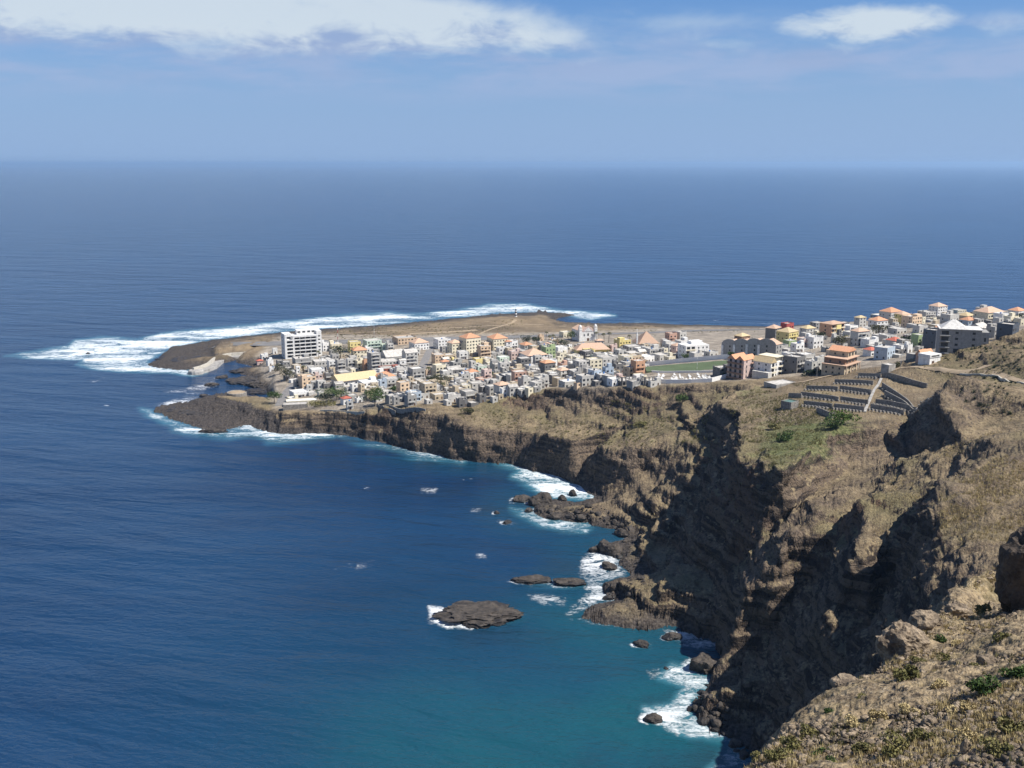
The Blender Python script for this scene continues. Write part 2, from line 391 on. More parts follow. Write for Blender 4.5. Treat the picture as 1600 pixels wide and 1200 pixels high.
def hgt(x, y): return float(bil(HF, np.float64(x), np.float64(y)))
def hit(u, v, ymin=150, ymax=1500):              # where a line of sight meets the ground
    a, dy, dz = ray(u, v)
    ys = np.arange(ymin, ymax, .7); t = ys / dy
    zz = H + dz * t; tz = np.maximum(bil(HF, a * t, ys), 0)
    k = np.argmax(zz <= tz)
    if zz[k] > tz[k]: k = len(ys) - 1
    return float(a * t[k]), float(ys[k]), float(tz[k])


# ------------------------------------------------------------------ object helpers
def link(name, me, parent=None):
    o = bpy.data.objects.new(name, me); COL.objects.link(o)
    if parent is not None: o.parent = parent
    return o
def tag(o, label=None, cat=None, group=None, kind=None):
    for k, v in (('label', label), ('category', cat), ('group', group), ('kind', kind)):
        if v: o[k] = v
    return o
def np_mesh(name, V, Fq, mat=None, smooth=False):
    me = bpy.data.meshes.new(name)
    V = np.ascontiguousarray(V, np.float32); Fq = np.ascontiguousarray(Fq, np.int32)
    n = Fq.shape[1]
    me.vertices.add(len(V)); me.vertices.foreach_set('co', V.ravel())
    me.loops.add(Fq.size); me.loops.foreach_set('vertex_index', Fq.ravel())
    me.polygons.add(len(Fq)); me.polygons.foreach_set('loop_start', np.arange(0, Fq.size, n, dtype=np.int32))
    if smooth: me.polygons.foreach_set('use_smooth', np.ones(len(Fq), bool))
    me.update(calc_edges=True)
    if mat: me.materials.append(mat)
    return me
def attr(me, name, arr):
    a = me.attributes.new(name, 'FLOAT', 'POINT'); a.data.foreach_set('value', np.ascontiguousarray(arr, np.float32))


class MB:                                        # collects shapes for one mesh
    def __init__(s): s.v = []; s.f = []
    def poly(s, pts, faces):
        b = len(s.v); s.v += [tuple(p) for p in pts]; s.f += [tuple(b + i for i in f) for f in faces]
    def box(s, x0, x1, y0, y1, z0, z1):
        s.poly([(x0, y0, z0), (x1, y0, z0), (x1, y1, z0), (x0, y1, z0), (x0, y0, z1), (x1, y0, z1), (x1, y1, z1), (x0, y1, z1)],
               [(3, 2, 1, 0), (4, 5, 6, 7), (0, 1, 5, 4), (1, 2, 6, 5), (2, 3, 7, 6), (3, 0, 4, 7)])
    def prism(s, x0, x1, y0, y1, z0, z1, along='x'):      # gable
        if along == 'x':
            ym = (y0 + y1) / 2; p = [(x0, y0, z0), (x1, y0, z0), (x1, y1, z0), (x0, y1, z0), (x0, ym, z1), (x1, ym, z1)]
            s.poly(p, [(3, 2, 1, 0), (0, 1, 5, 4), (2, 3, 4, 5), (0, 4, 3), (1, 2, 5)])
        else:
            xm = (x0 + x1) / 2; p = [(x0, y0, z0), (x1, y0, z0), (x1, y1, z0), (x0, y1, z0), (xm, y0, z1), (xm, y1, z1)]
            s.poly(p, [(3, 2, 1, 0), (0, 1, 4), (1, 2, 5, 4), (2, 3, 5), (3, 0, 4, 5)])
    def hip(s, x0, x1, y0, y1, z0, z1):
        w, d = x1 - x0, y1 - y0; k = min(w, d) / 2
        if w >= d: a, b = (x0 + k, (y0 + y1) / 2, z1), (x1 - k + 1e-3, (y0 + y1) / 2, z1)
        else: a, b = ((x0 + x1) / 2, y0 + k, z1), ((x0 + x1) / 2, y1 - k + 1e-3, z1)
        p = [(x0, y0, z0), (x1, y0, z0), (x1, y1, z0), (x0, y1, z0), a, b]
        if w >= d: s.poly(p, [(3, 2, 1, 0), (0, 1, 5, 4), (1, 2, 5), (2, 3, 4, 5), (3, 0, 4)])
        else: s.poly(p, [(3, 2, 1, 0), (0, 1, 4), (1, 2, 5, 4), (2, 3, 5), (3, 0, 4, 5)])
    def tube(s, pts, rad, n=6):
        rings = []
        pts = [Vector(p) for p in pts]
        for i, p in enumerate(pts):
            d = (pts[min(i + 1, len(pts) - 1)] - pts[max(i - 1, 0)]).normalized()
            u = d.orthogonal().normalized(); w = d.cross(u); r = rad[i] if isinstance(rad, (list, tuple)) else rad
            b = len(s.v); rings.append(b)
            s.v += [tuple(p + (u * math.cos(k * 2 * math.pi / n) + w * math.sin(k * 2 * math.pi / n)) * r) for k in range(n)]
        for a, b in zip(rings, rings[1:]):
            s.f += [(a + k, a + (k + 1) % n, b + (k + 1) % n, b + k) for k in range(n)]
        s.f.append(tuple(rings[0] + k for k in reversed(range(n)))); s.f.append(tuple(rings[-1] + k for k in range(n)))
    def lathe(s, prof, n=12, cx=0, cy=0):
        rings = []
        for r, z in prof:
            rings.append(len(s.v)); s.v += [(cx + r * math.cos(k * 2 * math.pi / n), cy + r * math.sin(k * 2 * math.pi / n), z) for k in range(n)]
        for a, b in zip(rings, rings[1:]): s.f += [(a + k, a + (k + 1) % n, b + (k + 1) % n, b + k) for k in range(n)]
        s.f.append(tuple(rings[0] + k for k in reversed(range(n)))); s.f.append(tuple(rings[-1] + k for k in range(n)))
    def mesh(s, name, mat=None):
        me = bpy.data.meshes.new(name); me.from_pydata(s.v, [], s.f); me.update()
        if mat: me.materials.append(mat)
        return me


# ------------------------------------------------------------------ materials
def new_mat(name):
    m = bpy.data.materials.new(name); m.use_nodes = True
    t = NT(m.node_tree); b = t.n['Principled BSDF']
    return m, t, b
def plain(name, col, rough=.85, var=.18, scale=1.3, spec=.25, perobj=.12, dirt=0.0):
    m, t, b = new_mat(name)
    g = t.add('ShaderNodeNewGeometry'); oi = t.add('ShaderNodeObjectInfo')
    n = t.noise(g.outputs['Position'], scale, 5, .6)
    f = t.math('ADD', t.ramp(n, .25, .75, 1 - var, 1 + var), t.math('MULTIPLY', t.math('SUBTRACT', oi.outputs['Random'], .5), 2 * perobj))
    mul = t.add('ShaderNodeVectorMath', operation='SCALE', ins={0: col[:3]}); t.l.new(f, mul.inputs['Scale'])
    c = mul.outputs[0]
    if dirt:
        n2 = t.noise(t.vscale(g.outputs['Position'], .9, .9, .22), .9, 5, .62)
        c = t.mix(t.math('MULTIPLY', t.ramp(n2, .5, .75), dirt), c, (.12, .105, .085, 1))
    t.l.new(c, b.inputs['Base Color']); b.inputs['Roughness'].default_value = rough
    b.inputs['Specular IOR Level'].default_value = spec
    return m


WALLC = dict(white=(.70, .69, .66), cream=(.66, .60, .45), grey=(.31, .30, .28), light=(.47, .455, .42), slate=(.085, .098, .12), dark=(.15, .145, .14),
             yellow=(.66, .55, .24), peach=(.60, .45, .31), orange=(.54, .32, .20), pink=(.56, .43, .38), salmon=(.52, .33, .25), mint=(.50, .58, .48),
             blue=(.36, .42, .48), red=(.36, .08, .07), brown=(.24, .15, .10), tan=(.46, .38, .27), lime=(.34, .42, .22), rust=(.30, .10, .07))
WM = {k: plain('wall_' + k, v, .9, .16, .8, .2, .10, .35) for k, v in WALLC.items()}
TILE = {'o': plain('tile_orange', (.50, .26, .15), .85, .25, 2.2), 'p': plain('tile_peach', (.50, .34, .24), .85, .22, 2.2), 'n': plain('tile_tan', (.52, .41, .24), .85, .2, 2.0),
        'r': plain('tile_red', (.40, .12, .08), .85, .2, 2), 'c': plain('concrete_roof', (.44, .415, .375), .9, .3, .6, .2, .15, .4), 'w': plain('pale_roof', (.62, .60, .56), .9, .2, .6, .2, .1, .25)}
M_GLASS = plain('window_dark', (.022, .025, .03), .25, .1, 3, .5)
M_DOOR = plain('door_wood', (.10, .06, .04), .7, .2, 3)
M_WHITE = plain('white_paint', (.74, .73, .70), .8, .08, 1)
M_CONC = plain('old_concrete', (.33, .315, .29), .9, .3, .35, .2, .1, .4)
M_METAL = plain('galvanised_metal', (.35, .35, .35), .5, .1)
M_BLACK = plain('black_paint', (.02, .02, .022), .6, .1)
M_TANKB = plain('tank_blue', (.05, .16, .40), .5, .1)
M_STONE = plain('stone_masonry', (.21, .195, .175), .95, .45, 1.1, .2, .1, .3)
M_STONEL = plain('pale_stone', (.42, .39, .33), .95, .35, 1.1, .2, .1, .3)
M_FIELD = plain('sports_turf', (.085, .112, .060), .95, .15, .12, .1, 0)
M_DIRT = plain('dirt_road', (.30, .235, .16), .95, .2, .3, .1, 0)
M_COBBLE = plain('cobbled_street', (.20, .19, .18), .95, .25, .8, .1, 0)
M_RUNWAY = plain('runway_asphalt', (.165, .16, .155), .95, .2, .08, .1, 0)
M_TRUNK = plain('bark', (.12, .095, .07), .95, .3, 3)


def leaf_mat(name, a, b_):
    m, t, b = new_mat(name)
    g = t.add('ShaderNodeNewGeometry'); oi = t.add('ShaderNodeObjectInfo')
    n = t.noise(g.outputs['Position'], .9, 4, .6)
    c = t.mix(t.ramp(n, .3, .7), c4(a), c4(b_))
    t.l.new(c, b.inputs['Base Color']); b.inputs['Roughness'].default_value = .8; b.inputs['Specular IOR Level'].default_value = .15
    return m


M_LEAF = leaf_mat('leaf_green', (.035, .065, .018), (.085, .12, .035))
M_LEAFB = leaf_mat('leaf_bright', (.045, .085, .015), (.115, .155, .035))
M_LEAFD = leaf_mat('leaf_dark', (.016, .028, .014), (.04, .055, .022))
M_PALM = leaf_mat('palm_frond', (.05, .055, .025), (.11, .10, .05))
M_DRY = leaf_mat('dry_grass', (.24, .18, .085), (.54, .44, .23))
M_SCRUB = leaf_mat('scrub', (.085, .085, .030), (.21, .185, .075))


def rock_mat(name, dark, lite, wet=True, scale=.35):
    m, t, b = new_mat(name)
    g = t.add('ShaderNodeNewGeometry'); P = g.outputs['Position']
    n = t.noise(P, scale, 9, .65); n2 = t.noise(P, scale * 7, 6, .6)
    c = t.mix(t.ramp(t.math('ADD', t.math('MULTIPLY', n, .7), t.math('MULTIPLY', n2, .3)), .35, .68), c4(dark), c4(lite))
    if wet:
        sp = t.add('ShaderNodeSeparateXYZ', ins={0: P})
        w = t.ramp(t.math('ADD', sp.outputs[2], t.math('MULTIPLY', t.math('SUBTRACT', n, .5), 3)), .6, 2.0, 1, 0)
        c = t.mix(w, c, (.022, .020, .019, 1))
        t.l.new(t.ramp(w, 0, 1, .9, .45), b.inputs['Roughness'])
    else: b.inputs['Roughness'].default_value = .92
    b.inputs['Specular IOR Level'].default_value = .25
    t.l.new(c, b.inputs['Base Color'])
    bp = t.add('ShaderNodeBump', ins={'Strength': .7, 'Distance': .35, 'Height': t.math('ADD', n2, t.math('MULTIPLY', n, .6))})
    t.l.new(bp.outputs[0], b.inputs['Normal'])
    return m


M_SEAROCK = rock_mat('sea_rock', (.026, .023, .021), (.098, .082, .068))
M_ROCK = rock_mat('dry_rock', (.075, .058, .043), (.37, .29, .20), False, .55)


def terrain_mat():
    m, t, b = new_mat('terrain')
    g = t.add('ShaderNodeNewGeometry'); P = g.outputs['Position']
    A = lambda n: t.add('ShaderNodeAttribute', attribute_name=n).outputs['Fac']
    sp = t.add('ShaderNodeSeparateXYZ', ins={0: P}); nz = t.add('ShaderNodeSeparateXYZ', ins={0: g.outputs['Normal']}).outputs[2]
    nL = t.noise(P, .018, 6, .6); nM = t.noise(P, .11, 8, .62); nS = t.noise(P, .7, 7, .62); nX = t.noise(P, 3.2, 5, .6)
    # layered rock: beds of basalt and tuff
    str_ = t.noise(t.vscale(P, .02, .02, .42), 1.0, 6, .65, .6)
    rock = t.mix(t.ramp(str_, .44, .56), (.030, .024, .021, 1), (.135, .102, .073, 1))
    rock = t.mix(t.math('MULTIPLY', t.ramp(nM, .45, .72), .5), rock, (.175, .134, .096, 1))
    rock = t.mix(t.math('MULTIPLY', t.ramp(nL, .52, .66), .45), rock, (.125, .07, .045, 1))
    rock = t.mix(t.math('MULTIPLY', t.ramp(nS, .36, .48, 1, 0), .75), rock, (.022, .019, .017, 1))
    # dry grass and soil on gentler ground
    gr = t.mix(t.ramp(nM, .36, .64), (.125, .094, .061, 1), (.255, .195, .118, 1))
    gr = t.mix(t.math('MULTIPLY', t.ramp(nS, .48, .72), .6), gr, (.36, .295, .175, 1))
    gr = t.mix(t.math('MULTIPLY', t.ramp(nX, .52, .72), .6), gr, (.085, .064, .043, 1))
    gr = t.mix(t.math('MULTIPLY', t.ramp(nL, .46, .62), .45), gr, (.125, .118, .052, 1))
    flat = t.ramp(t.math('ADD', nz, t.math('MULTIPLY', t.math('SUBTRACT', nS, .5), .9)), .74, .96)
    flat = t.math('MULTIPLY', flat, t.math('SUBTRACT', 1.0, t.math('MULTIPLY', A('rocky'), t.ramp(nM, .30, .58, 1.0, .35))))
    rock = t.mix(t.math('MULTIPLY', A('rocky'), .45), rock, t.mix(t.ramp(nS, .35, .65), (.085, .068, .054, 1), (.27, .205, .15, 1)))
    col = t.mix(flat, rock, gr)
    # cover of its own: green scrub, headland grass, bare plain, village ground, rubble slope
    grn = t.ramp(t.math('ADD', A('green'), t.math('MULTIPLY', t.math('SUBTRACT', nM, .5), 1.2)), .35, .8)
    gcol = t.mix(t.ramp(nS, .35, .65), (.060, .072, .026, 1), (.165, .170, .075, 1))
    col = t.mix(t.math('MULTIPLY', grn, t.ramp(nz, .35, .7)), col, gcol)
    pl = t.mix(t.ramp(nL, .4, .62), (.155, .118, .078, 1), (.245, .185, .115, 1))
    pl = t.mix(t.math('MULTIPLY', t.ramp(nM, .55, .72), .7), pl, (.34, .28, .19, 1))
    pl = t.mix(t.math('MULTIPLY', t.ramp(t.noise(t.vscale(P, .4, 1, 1), .05, 7, .7), .52, .66), .7), pl, (.105, .085, .055, 1))
    pl = t.mix(t.math('MULTIPLY', t.ramp(nS, .55, .7), .5), pl, (.085, .075, .045, 1))
    col = t.mix(A('plain'), col, pl)
    vg = t.mix(t.ramp(nM, .35, .65), (.20, .17, .135, 1), (.36, .31, .245, 1))
    col = t.mix(A('village'), col, vg)
    fg = t.mix(t.ramp(nS, .36, .62), (.15, .113, .073, 1), (.40, .305, .185, 1))
    fg = t.mix(t.math('MULTIPLY', t.ramp(nX, .52, .70), .7), fg, (.46, .39, .29, 1))
    fg = t.mix(t.math('MULTIPLY', t.ramp(t.noise(P, 1.7, 6, .65), .34, .46, 1, 0), .8), fg, (.055, .044, .034, 1))
    fg = t.mix(t.math('MULTIPLY', t.ramp(nM, .5, .7), .4), fg, (.18, .16, .06, 1))
    col = t.mix(t.math('MULTIPLY', A('near'), .8), col, fg)
    # wave-washed basalt by the water
    wz = t.math('ADD', sp.outputs[2], t.math('MULTIPLY', t.math('SUBTRACT', nM, .5), 5))
    wz = t.math('SUBTRACT', wz, t.math('MULTIPLY', A('basalt'), 7.0))
    bas = t.mix(t.ramp(nS, .35, .65), (.028, .024, .022, 1), (.098, .083, .071, 1))
    col = t.mix(t.ramp(wz, 1.2, 5.5, 1, 0), col, bas)
    t.l.new(col, b.inputs['Base Color'])
    b.inputs['Roughness'].default_value = .95; b.inputs['Specular IOR Level'].default_value = .15
    vo = t.add('ShaderNodeTexVoronoi', feature='DISTANCE_TO_EDGE'); t.l.new(t.vscale(P, 1, 1, .75), vo.inputs['Vector']); vo.inputs['Scale'].default_value = .42
    vo2 = t.add('ShaderNodeTexVoronoi', feature='F1'); t.l.new(P, vo2.inputs['Vector']); vo2.inputs['Scale'].default_value = 1.3
    nQ = t.noise(P, .28, 8, .66, .5)
    h = t.math('ADD', t.math('MULTIPLY', nS, .9), t.math('MULTIPLY', nX, .3))
    h = t.math('ADD', h, t.math('ADD', t.math('MULTIPLY', nQ, 2.6), t.math('MULTIPLY', vo2.outputs[0], -.5)))
    h = t.math('ADD', h, t.math('MULTIPLY', t.ramp(vo.outputs[0], 0, .10), t.ramp(nz, .55, .85, .55, .06)))
    bp = t.add('ShaderNodeBump', ins={'Strength': .75, 'Distance': .9, 'Height': h})
    t.l.new(bp.outputs[0], b.inputs['Normal'])
    return m


# ------------------------------------------------------------------ terrain mesh: fine where the ground is steep
def build_terrain():
    tu = np.concatenate([np.linspace(-.40, -.24, 120, endpoint=False), np.linspace(-.24, .55, 860, endpoint=False), np.linspace(.55, 1.25, 110)])
    r = np.concatenate([[2.0], np.geomspace(12, 1560, 2600)])
    NR = 820
    yy = np.zeros((NR, len(tu)))
    for j, a in enumerate(tu):
        z = bil(HF, a * r, r)
        ds = np.sqrt((.30 * np.diff(r)) ** 2 + np.diff(z) ** 2) / (.5 * (r[1:] + r[:-1]) + 10)
        zm = np.maximum(z[1:], z[:-1]); ds = np.where(zm < -1.5, ds * .01, ds)
        ds = np.where(r[1:] < 36, ds * .06, ds)
        s = np.concatenate([[0], np.cumsum(ds)])
        yy[:, j] = np.interp(np.linspace(0, s[-1], NR), s, r)
    # keep neighbouring columns together so that faces stay well shaped
    k = np.array([1, 4, 6, 4, 1]) / 16.
    for _ in range(3):
        P = np.pad(yy, ((0, 0), (2, 2)), mode='edge'); yy = sum(k[i] * P[:, i:i + yy.shape[1]] for i in range(5))
    xx = yy * tu[None, :]
    zz = bil(HF, xx, yy).astype(np.float64)
    st = bil(STEEPB, xx, yy); vl = bil(VILL, xx, yy)
    st = np.clip(st * 1.5, 0, 1)
    near = sstep(yy, 175, 135)
    e = 1.5
    dzx = (bil(HF, xx + e, yy) - bil(HF, xx - e, yy)) / (2 * e); dzy = (bil(HF, xx, yy + e) - bil(HF, xx, yy - e)) / (2 * e)
    nl = np.sqrt(dzx ** 2 + dzy ** 2 + 1); nx, ny, nzv = -dzx / nl, -dzy / nl, 1 / nl
    loc = sstep(np.hypot(dzx, dzy), .28, .95) * (1 - vl)
    land = sstep(zz, -1, 1.5)
    uu_, vv_ = project(xx, yy, zz)
    def soft(poly, y0, y1, w_): return np.where((yy > y0) & (yy < y1), np.where(pip(uu_, vv_, poly), 1.0, np.clip(1 - segdist(uu_, vv_, poly) / w_, 0, 1)), 0)
    rocky = soft([(1478, 745), (1540, 700), (1640, 660), (1640, 850), (1495, 940), (1458, 880), (1452, 805)], 220, 400, 14) * .8
    rocky = np.maximum(rocky, soft([(1285, 668), (1400, 655), (1418, 690), (1395, 725), (1300, 725)], 390, 480, 8) * .9)
    rocky = np.maximum(rocky, soft([(1400, 728), (1330, 745), (1235, 815), (1160, 900), (1165, 915), (1215, 885), (1275, 815), (1320, 782), (1385, 745)], 330, 430, 8) * .9)
    rocky = np.maximum(rocky, soft([(790, 632), (880, 606), (1000, 606), (1110, 604), (1112, 645), (1000, 650), (900, 640), (800, 650)], 560, 720, 8) * .6)
    rocky = np.maximum(rocky, soft([(590, 642), (690, 648), (740, 668), (860, 684), (960, 704), (1080, 690), (1060, 780), (950, 800), (600, 690)], 480, 720, 6) * .5)
    rocky = np.maximum(rocky, soft([(1475, 600), (1530, 592), (1530, 650), (1470, 685), (1425, 705)], 390, 520, 10) * .9)
    rocky = np.clip(rocky * (1 + .8 * fbm(xx, yy, zz, 20, 3)), 0, 1)
    d = 0
    loc = np.maximum(loc, rocky * .55 * (1 - vl))
    rid = fbm(xx, yy, zz * .7, 13, 5, .58, True)
    def blocky(wl, n_, sh):
        c_ = fbm(xx + sh, yy, zz * 1.25, wl, 3, .55) * n_; f_ = np.floor(c_); return (f_ + sstep(c_ - f_, .38, .62)) / n_
    blk = 2.6 * blocky(12, 5, 0) + 1.7 * blocky(4.2, 4, 70)
    d = d + np.clip(loc + .18 * st, 0, 1) * (1.7 * rid + blk + .7 * fbm(xx, yy, zz * 1.6, 4, 4, .62))
    lay = noise3(xx * .012, yy * .012, (zz + 2.2 * noise3(xx * .05, yy * .05, zz * .05)) * .36)
    d = d + loc * .9 * np.sign(lay) * np.abs(lay) ** .6
    hs = sstep(np.hypot(dzx, dzy), .06, .25) * (1 - vl)
    d = d + (1 - loc) * hs * .22 * blk
    d = d + (1 - loc) * (1 - vl) * (.75 * fbm(xx, yy, zz, 9, 4, .6) + .30 * fbm(xx, yy, zz, 3.2, 4, .6, True) * sstep(fbm(xx, yy, zz, 40, 2), -.3, .3))
    d = d * (1 - near) + near * (1.0 * fbm(xx, yy, zz, 8, 3) + .42 * fbm(xx, yy, zz, 2.6, 5, .6, True) + .16 * fbm(xx, yy, zz, .7, 3, .6))
    plainz = sstep(yy, 760, 820) * (zz < 12)
    d = d * (1 - .8 * plainz) * land
    reef = (zz < 4) * sstep(zz, -1, .4) * (yy > 250)
    prom = (yy > 600) * (xx < -150) * sstep(zz, 8.5, 6) * (1 - vl)
    d = d + np.maximum(reef, prom) * (.45 + .55 * sstep(zz, 2, 5)) * (1.5 * fbm(xx, yy, zz, 9, 5, .6, True) + 1.3 * fbm(xx, yy, zz, 18, 2) - .5) * (zz > -.5)
    d = d * (1 - .85 * vl)
    V = np.stack([xx + nx * d, yy + ny * d, zz + nzv * d], -1).reshape(-1, 3)
    nr, nc = xx.shape
    idx = np.arange(nr * nc).reshape(nr, nc)
    q = np.stack([idx[:-1, :-1], idx[:-1, 1:], idx[1:, 1:], idx[1:, :-1]], -1).reshape(-1, 4)
    zq = V[:, 2][q].max(1); q = q[zq > -1.2]
    used = np.zeros(len(V), bool); used[q.ravel()] = True
    remap = np.cumsum(used) - 1
    me = np_mesh('terrain', V[used], remap[q], terrain_mat(), True)
    u, v = project(xx, yy, zz)
    gp = [(1165, 650), (1230, 628), (1300, 645), (1325, 655), (1290, 690), (1240, 720), (1215, 735), (1185, 705), (1165, 690)]
    green = np.where((yy > 360) & (yy < 560), .78, 0) * np.clip(1.1 - segdist(u, v * 1.15, [(1225, 800), (1262, 785), (1305, 752)], False) / 95, 0, 1)
    gp2 = [(960, 625), (1110, 640), (1105, 690), (1000, 720), (920, 690)]
    green = np.maximum(green, np.where(pip(u, v, gp2) & (yy > 490) & (yy < 620), .33, 0))
    gp3 = [(1140, 610), (1220, 600), (1240, 640), (1170, 640)]
    green = np.maximum(green, np.where(pip(u, v, gp3) & (yy > 470) & (yy < 620), .45, 0))
    bp_ = [(218, 640), (260, 625), (318, 612), (345, 622), (385, 628), (430, 640), (445, 690), (240, 690)]
    basalt = np.where(pip(u, v, bp_) & (yy > 560), 1.0, 0) * sstep(zz, 9.5, 6.5)
    gp4 = [(1400, 590), (1480, 592), (1450, 605), (1405, 600)]
    green = np.maximum(green, np.where(pip(u, v, gp4) & (yy > 470) & (yy < 620), .5, 0))
    pl = np.maximum(sstep(yy, 700, 800) * (1 - vl) * (zz < 14), bil(PENS, xx, yy) * .8) * (1 - basalt)
    attr_b = basalt.ravel()[used]; attr(me, 'basalt', attr_b)
    attr(me, 'rocky', rocky.ravel()[used]); attr(me, 'green', green.ravel()[used]); attr(me, 'plain', pl.ravel()[used]); attr(me, 'village', (vl * (1 - .0)).ravel()[used]); attr(me, 'near', near.ravel()[used])
    tag(link('terrain', me), kind='structure')


build_terrain()

# ------------------------------------------------------------------ sea
foam_polys = [
 (.80, [(6, 556), (70, 547), (105, 541), (118, 532), (160, 527), (215, 531), (255, 521), (330, 513), (400, 507), (460, 501), (510, 494), (560, 491), (610, 489), (660, 491), (700, 486), (745, 480), (760, 476), (800, 474), (835, 477), (880, 486), (900, 487), (950, 490), (962, 493), (925, 499), (895, 495), (860, 489), (800, 488), (740, 493), (680, 499), (600, 506), (520, 512), (460, 516), (400, 522), (335, 530), (300, 536), (270, 541), (256, 550), (240, 558), (230, 566), (255, 575), (300, 578), (322, 582), (300, 587), (260, 582), (200, 581), (150, 577), (118, 570), (130, 562), (60, 560)]),
 (.75, [(255, 612), (290, 607), (330, 597), (348, 602), (320, 610), (270, 613)]),
 (.75, [(240, 636), (275, 623), (300, 614), (330, 617), (318, 623), (285, 629), (255, 637)]),
 (.8, [(222, 640), (260, 655), (292, 664), (330, 672), (352, 675), (370, 666), (390, 662), (410, 672), (440, 677), (480, 676), (520, 680), (470, 682), (420, 686), (390, 678), (340, 682), (290, 675), (245, 656)]),
 (.7, [(530, 682), (560, 686), (590, 691), (640, 701), (700, 714), (722, 719), (680, 718), (640, 712), (600, 698), (560, 693)]),
 (.85, [(778, 720), (830, 728), (880, 741), (910, 755), (930, 772), (925, 782), (890, 776), (850, 770), (830, 757), (800, 745), (818, 737)]),
 (.7, [(798, 793), (832, 797), (852, 810), (880, 813), (925, 820), (915, 828), (870, 824), (845, 818), (825, 806)]),
 (.75, [(940, 850), (985, 842), (975, 868), (964, 880), (985, 898), (945, 914), (966, 936), (936, 944), (905, 957), (893, 968), (885, 960), (920, 925), (905, 900), (912, 870)]),
 (1.25, [(668, 947), (690, 950), (702, 960), (715, 970), (742, 976), (735, 981), (700, 980), (672, 966)]),
 (.7, [(826, 932), (850, 930), (886, 937), (882, 946), (850, 944)]),
 (.75, [(1030, 980), (1075, 986), (1114, 995), (1122, 1012), (1090, 1012), (1060, 1006), (1045, 992)]),
 (.72, [(1050, 1040), (1085, 1045), (1122, 1062), (1108, 1082), (1088, 1096), (1096, 1122), (1135, 1146), (1160, 1166), (1174, 1205), (1098, 1205), (1120, 1185), (1135, 1160), (1080, 1152), (1030, 1128), (1008, 1108), (1048, 1102), (1070, 1075), (1030, 1060)]),
 (.75, [(1012, 1050), (1030, 1048), (1034, 1056), (1018, 1060)]), (.8, [(1008, 1116), (1050, 1112), (1080, 1130), (1060, 1148), (1020, 1128)]),
 (.62, [(520, 890), (550, 884), (586, 878), (588, 884), (560, 892)]), (.75, [(660, 764), (680, 762), (680, 768), (662, 768)]), (.6, [(778, 815), (800, 813), (812, 818), (790, 820)]),
 (.6, [(804, 908), (860, 909), (916, 915), (880, 918), (830, 914)]), (.7, [(735, 795), (748, 794), (750, 797), (736, 798)]), (.7, [(745, 865), (755, 864), (757, 868), (746, 868)]),
 (.55, [(985, 1003), (1020, 1003), (1022, 1012), (990, 1013)]), (.6, [(140, 596), (160, 588), (164, 590), (146, 598)]),
 (.6, [(1090, 508), (1180, 510), (1210, 511), (1150, 513), (1090, 510)]), (.5, [(940, 503), (1010, 502), (1060, 505), (1010, 506), (945, 507)]), (.6, [(1170, 506), (1240, 505), (1260, 509), (1180, 511)]),
]


foam_rings = [(745, 966, 74, 15), (831, 908, 31, 7), (889, 912, 31, 7), (1003, 1007, 17, 6), (1052, 997, 18, 6), (1105, 1040, 34, 14), (1022, 1124, 20, 8), (846, 786, 24, 8), (815, 783, 18, 6), (952, 862, 26, 8), (776, 802, 7, 3), (792, 817, 10, 3), (868, 809, 18, 6), (330, 603, 15, 3), (346, 591, 13, 3), (332, 675, 26, 4)]


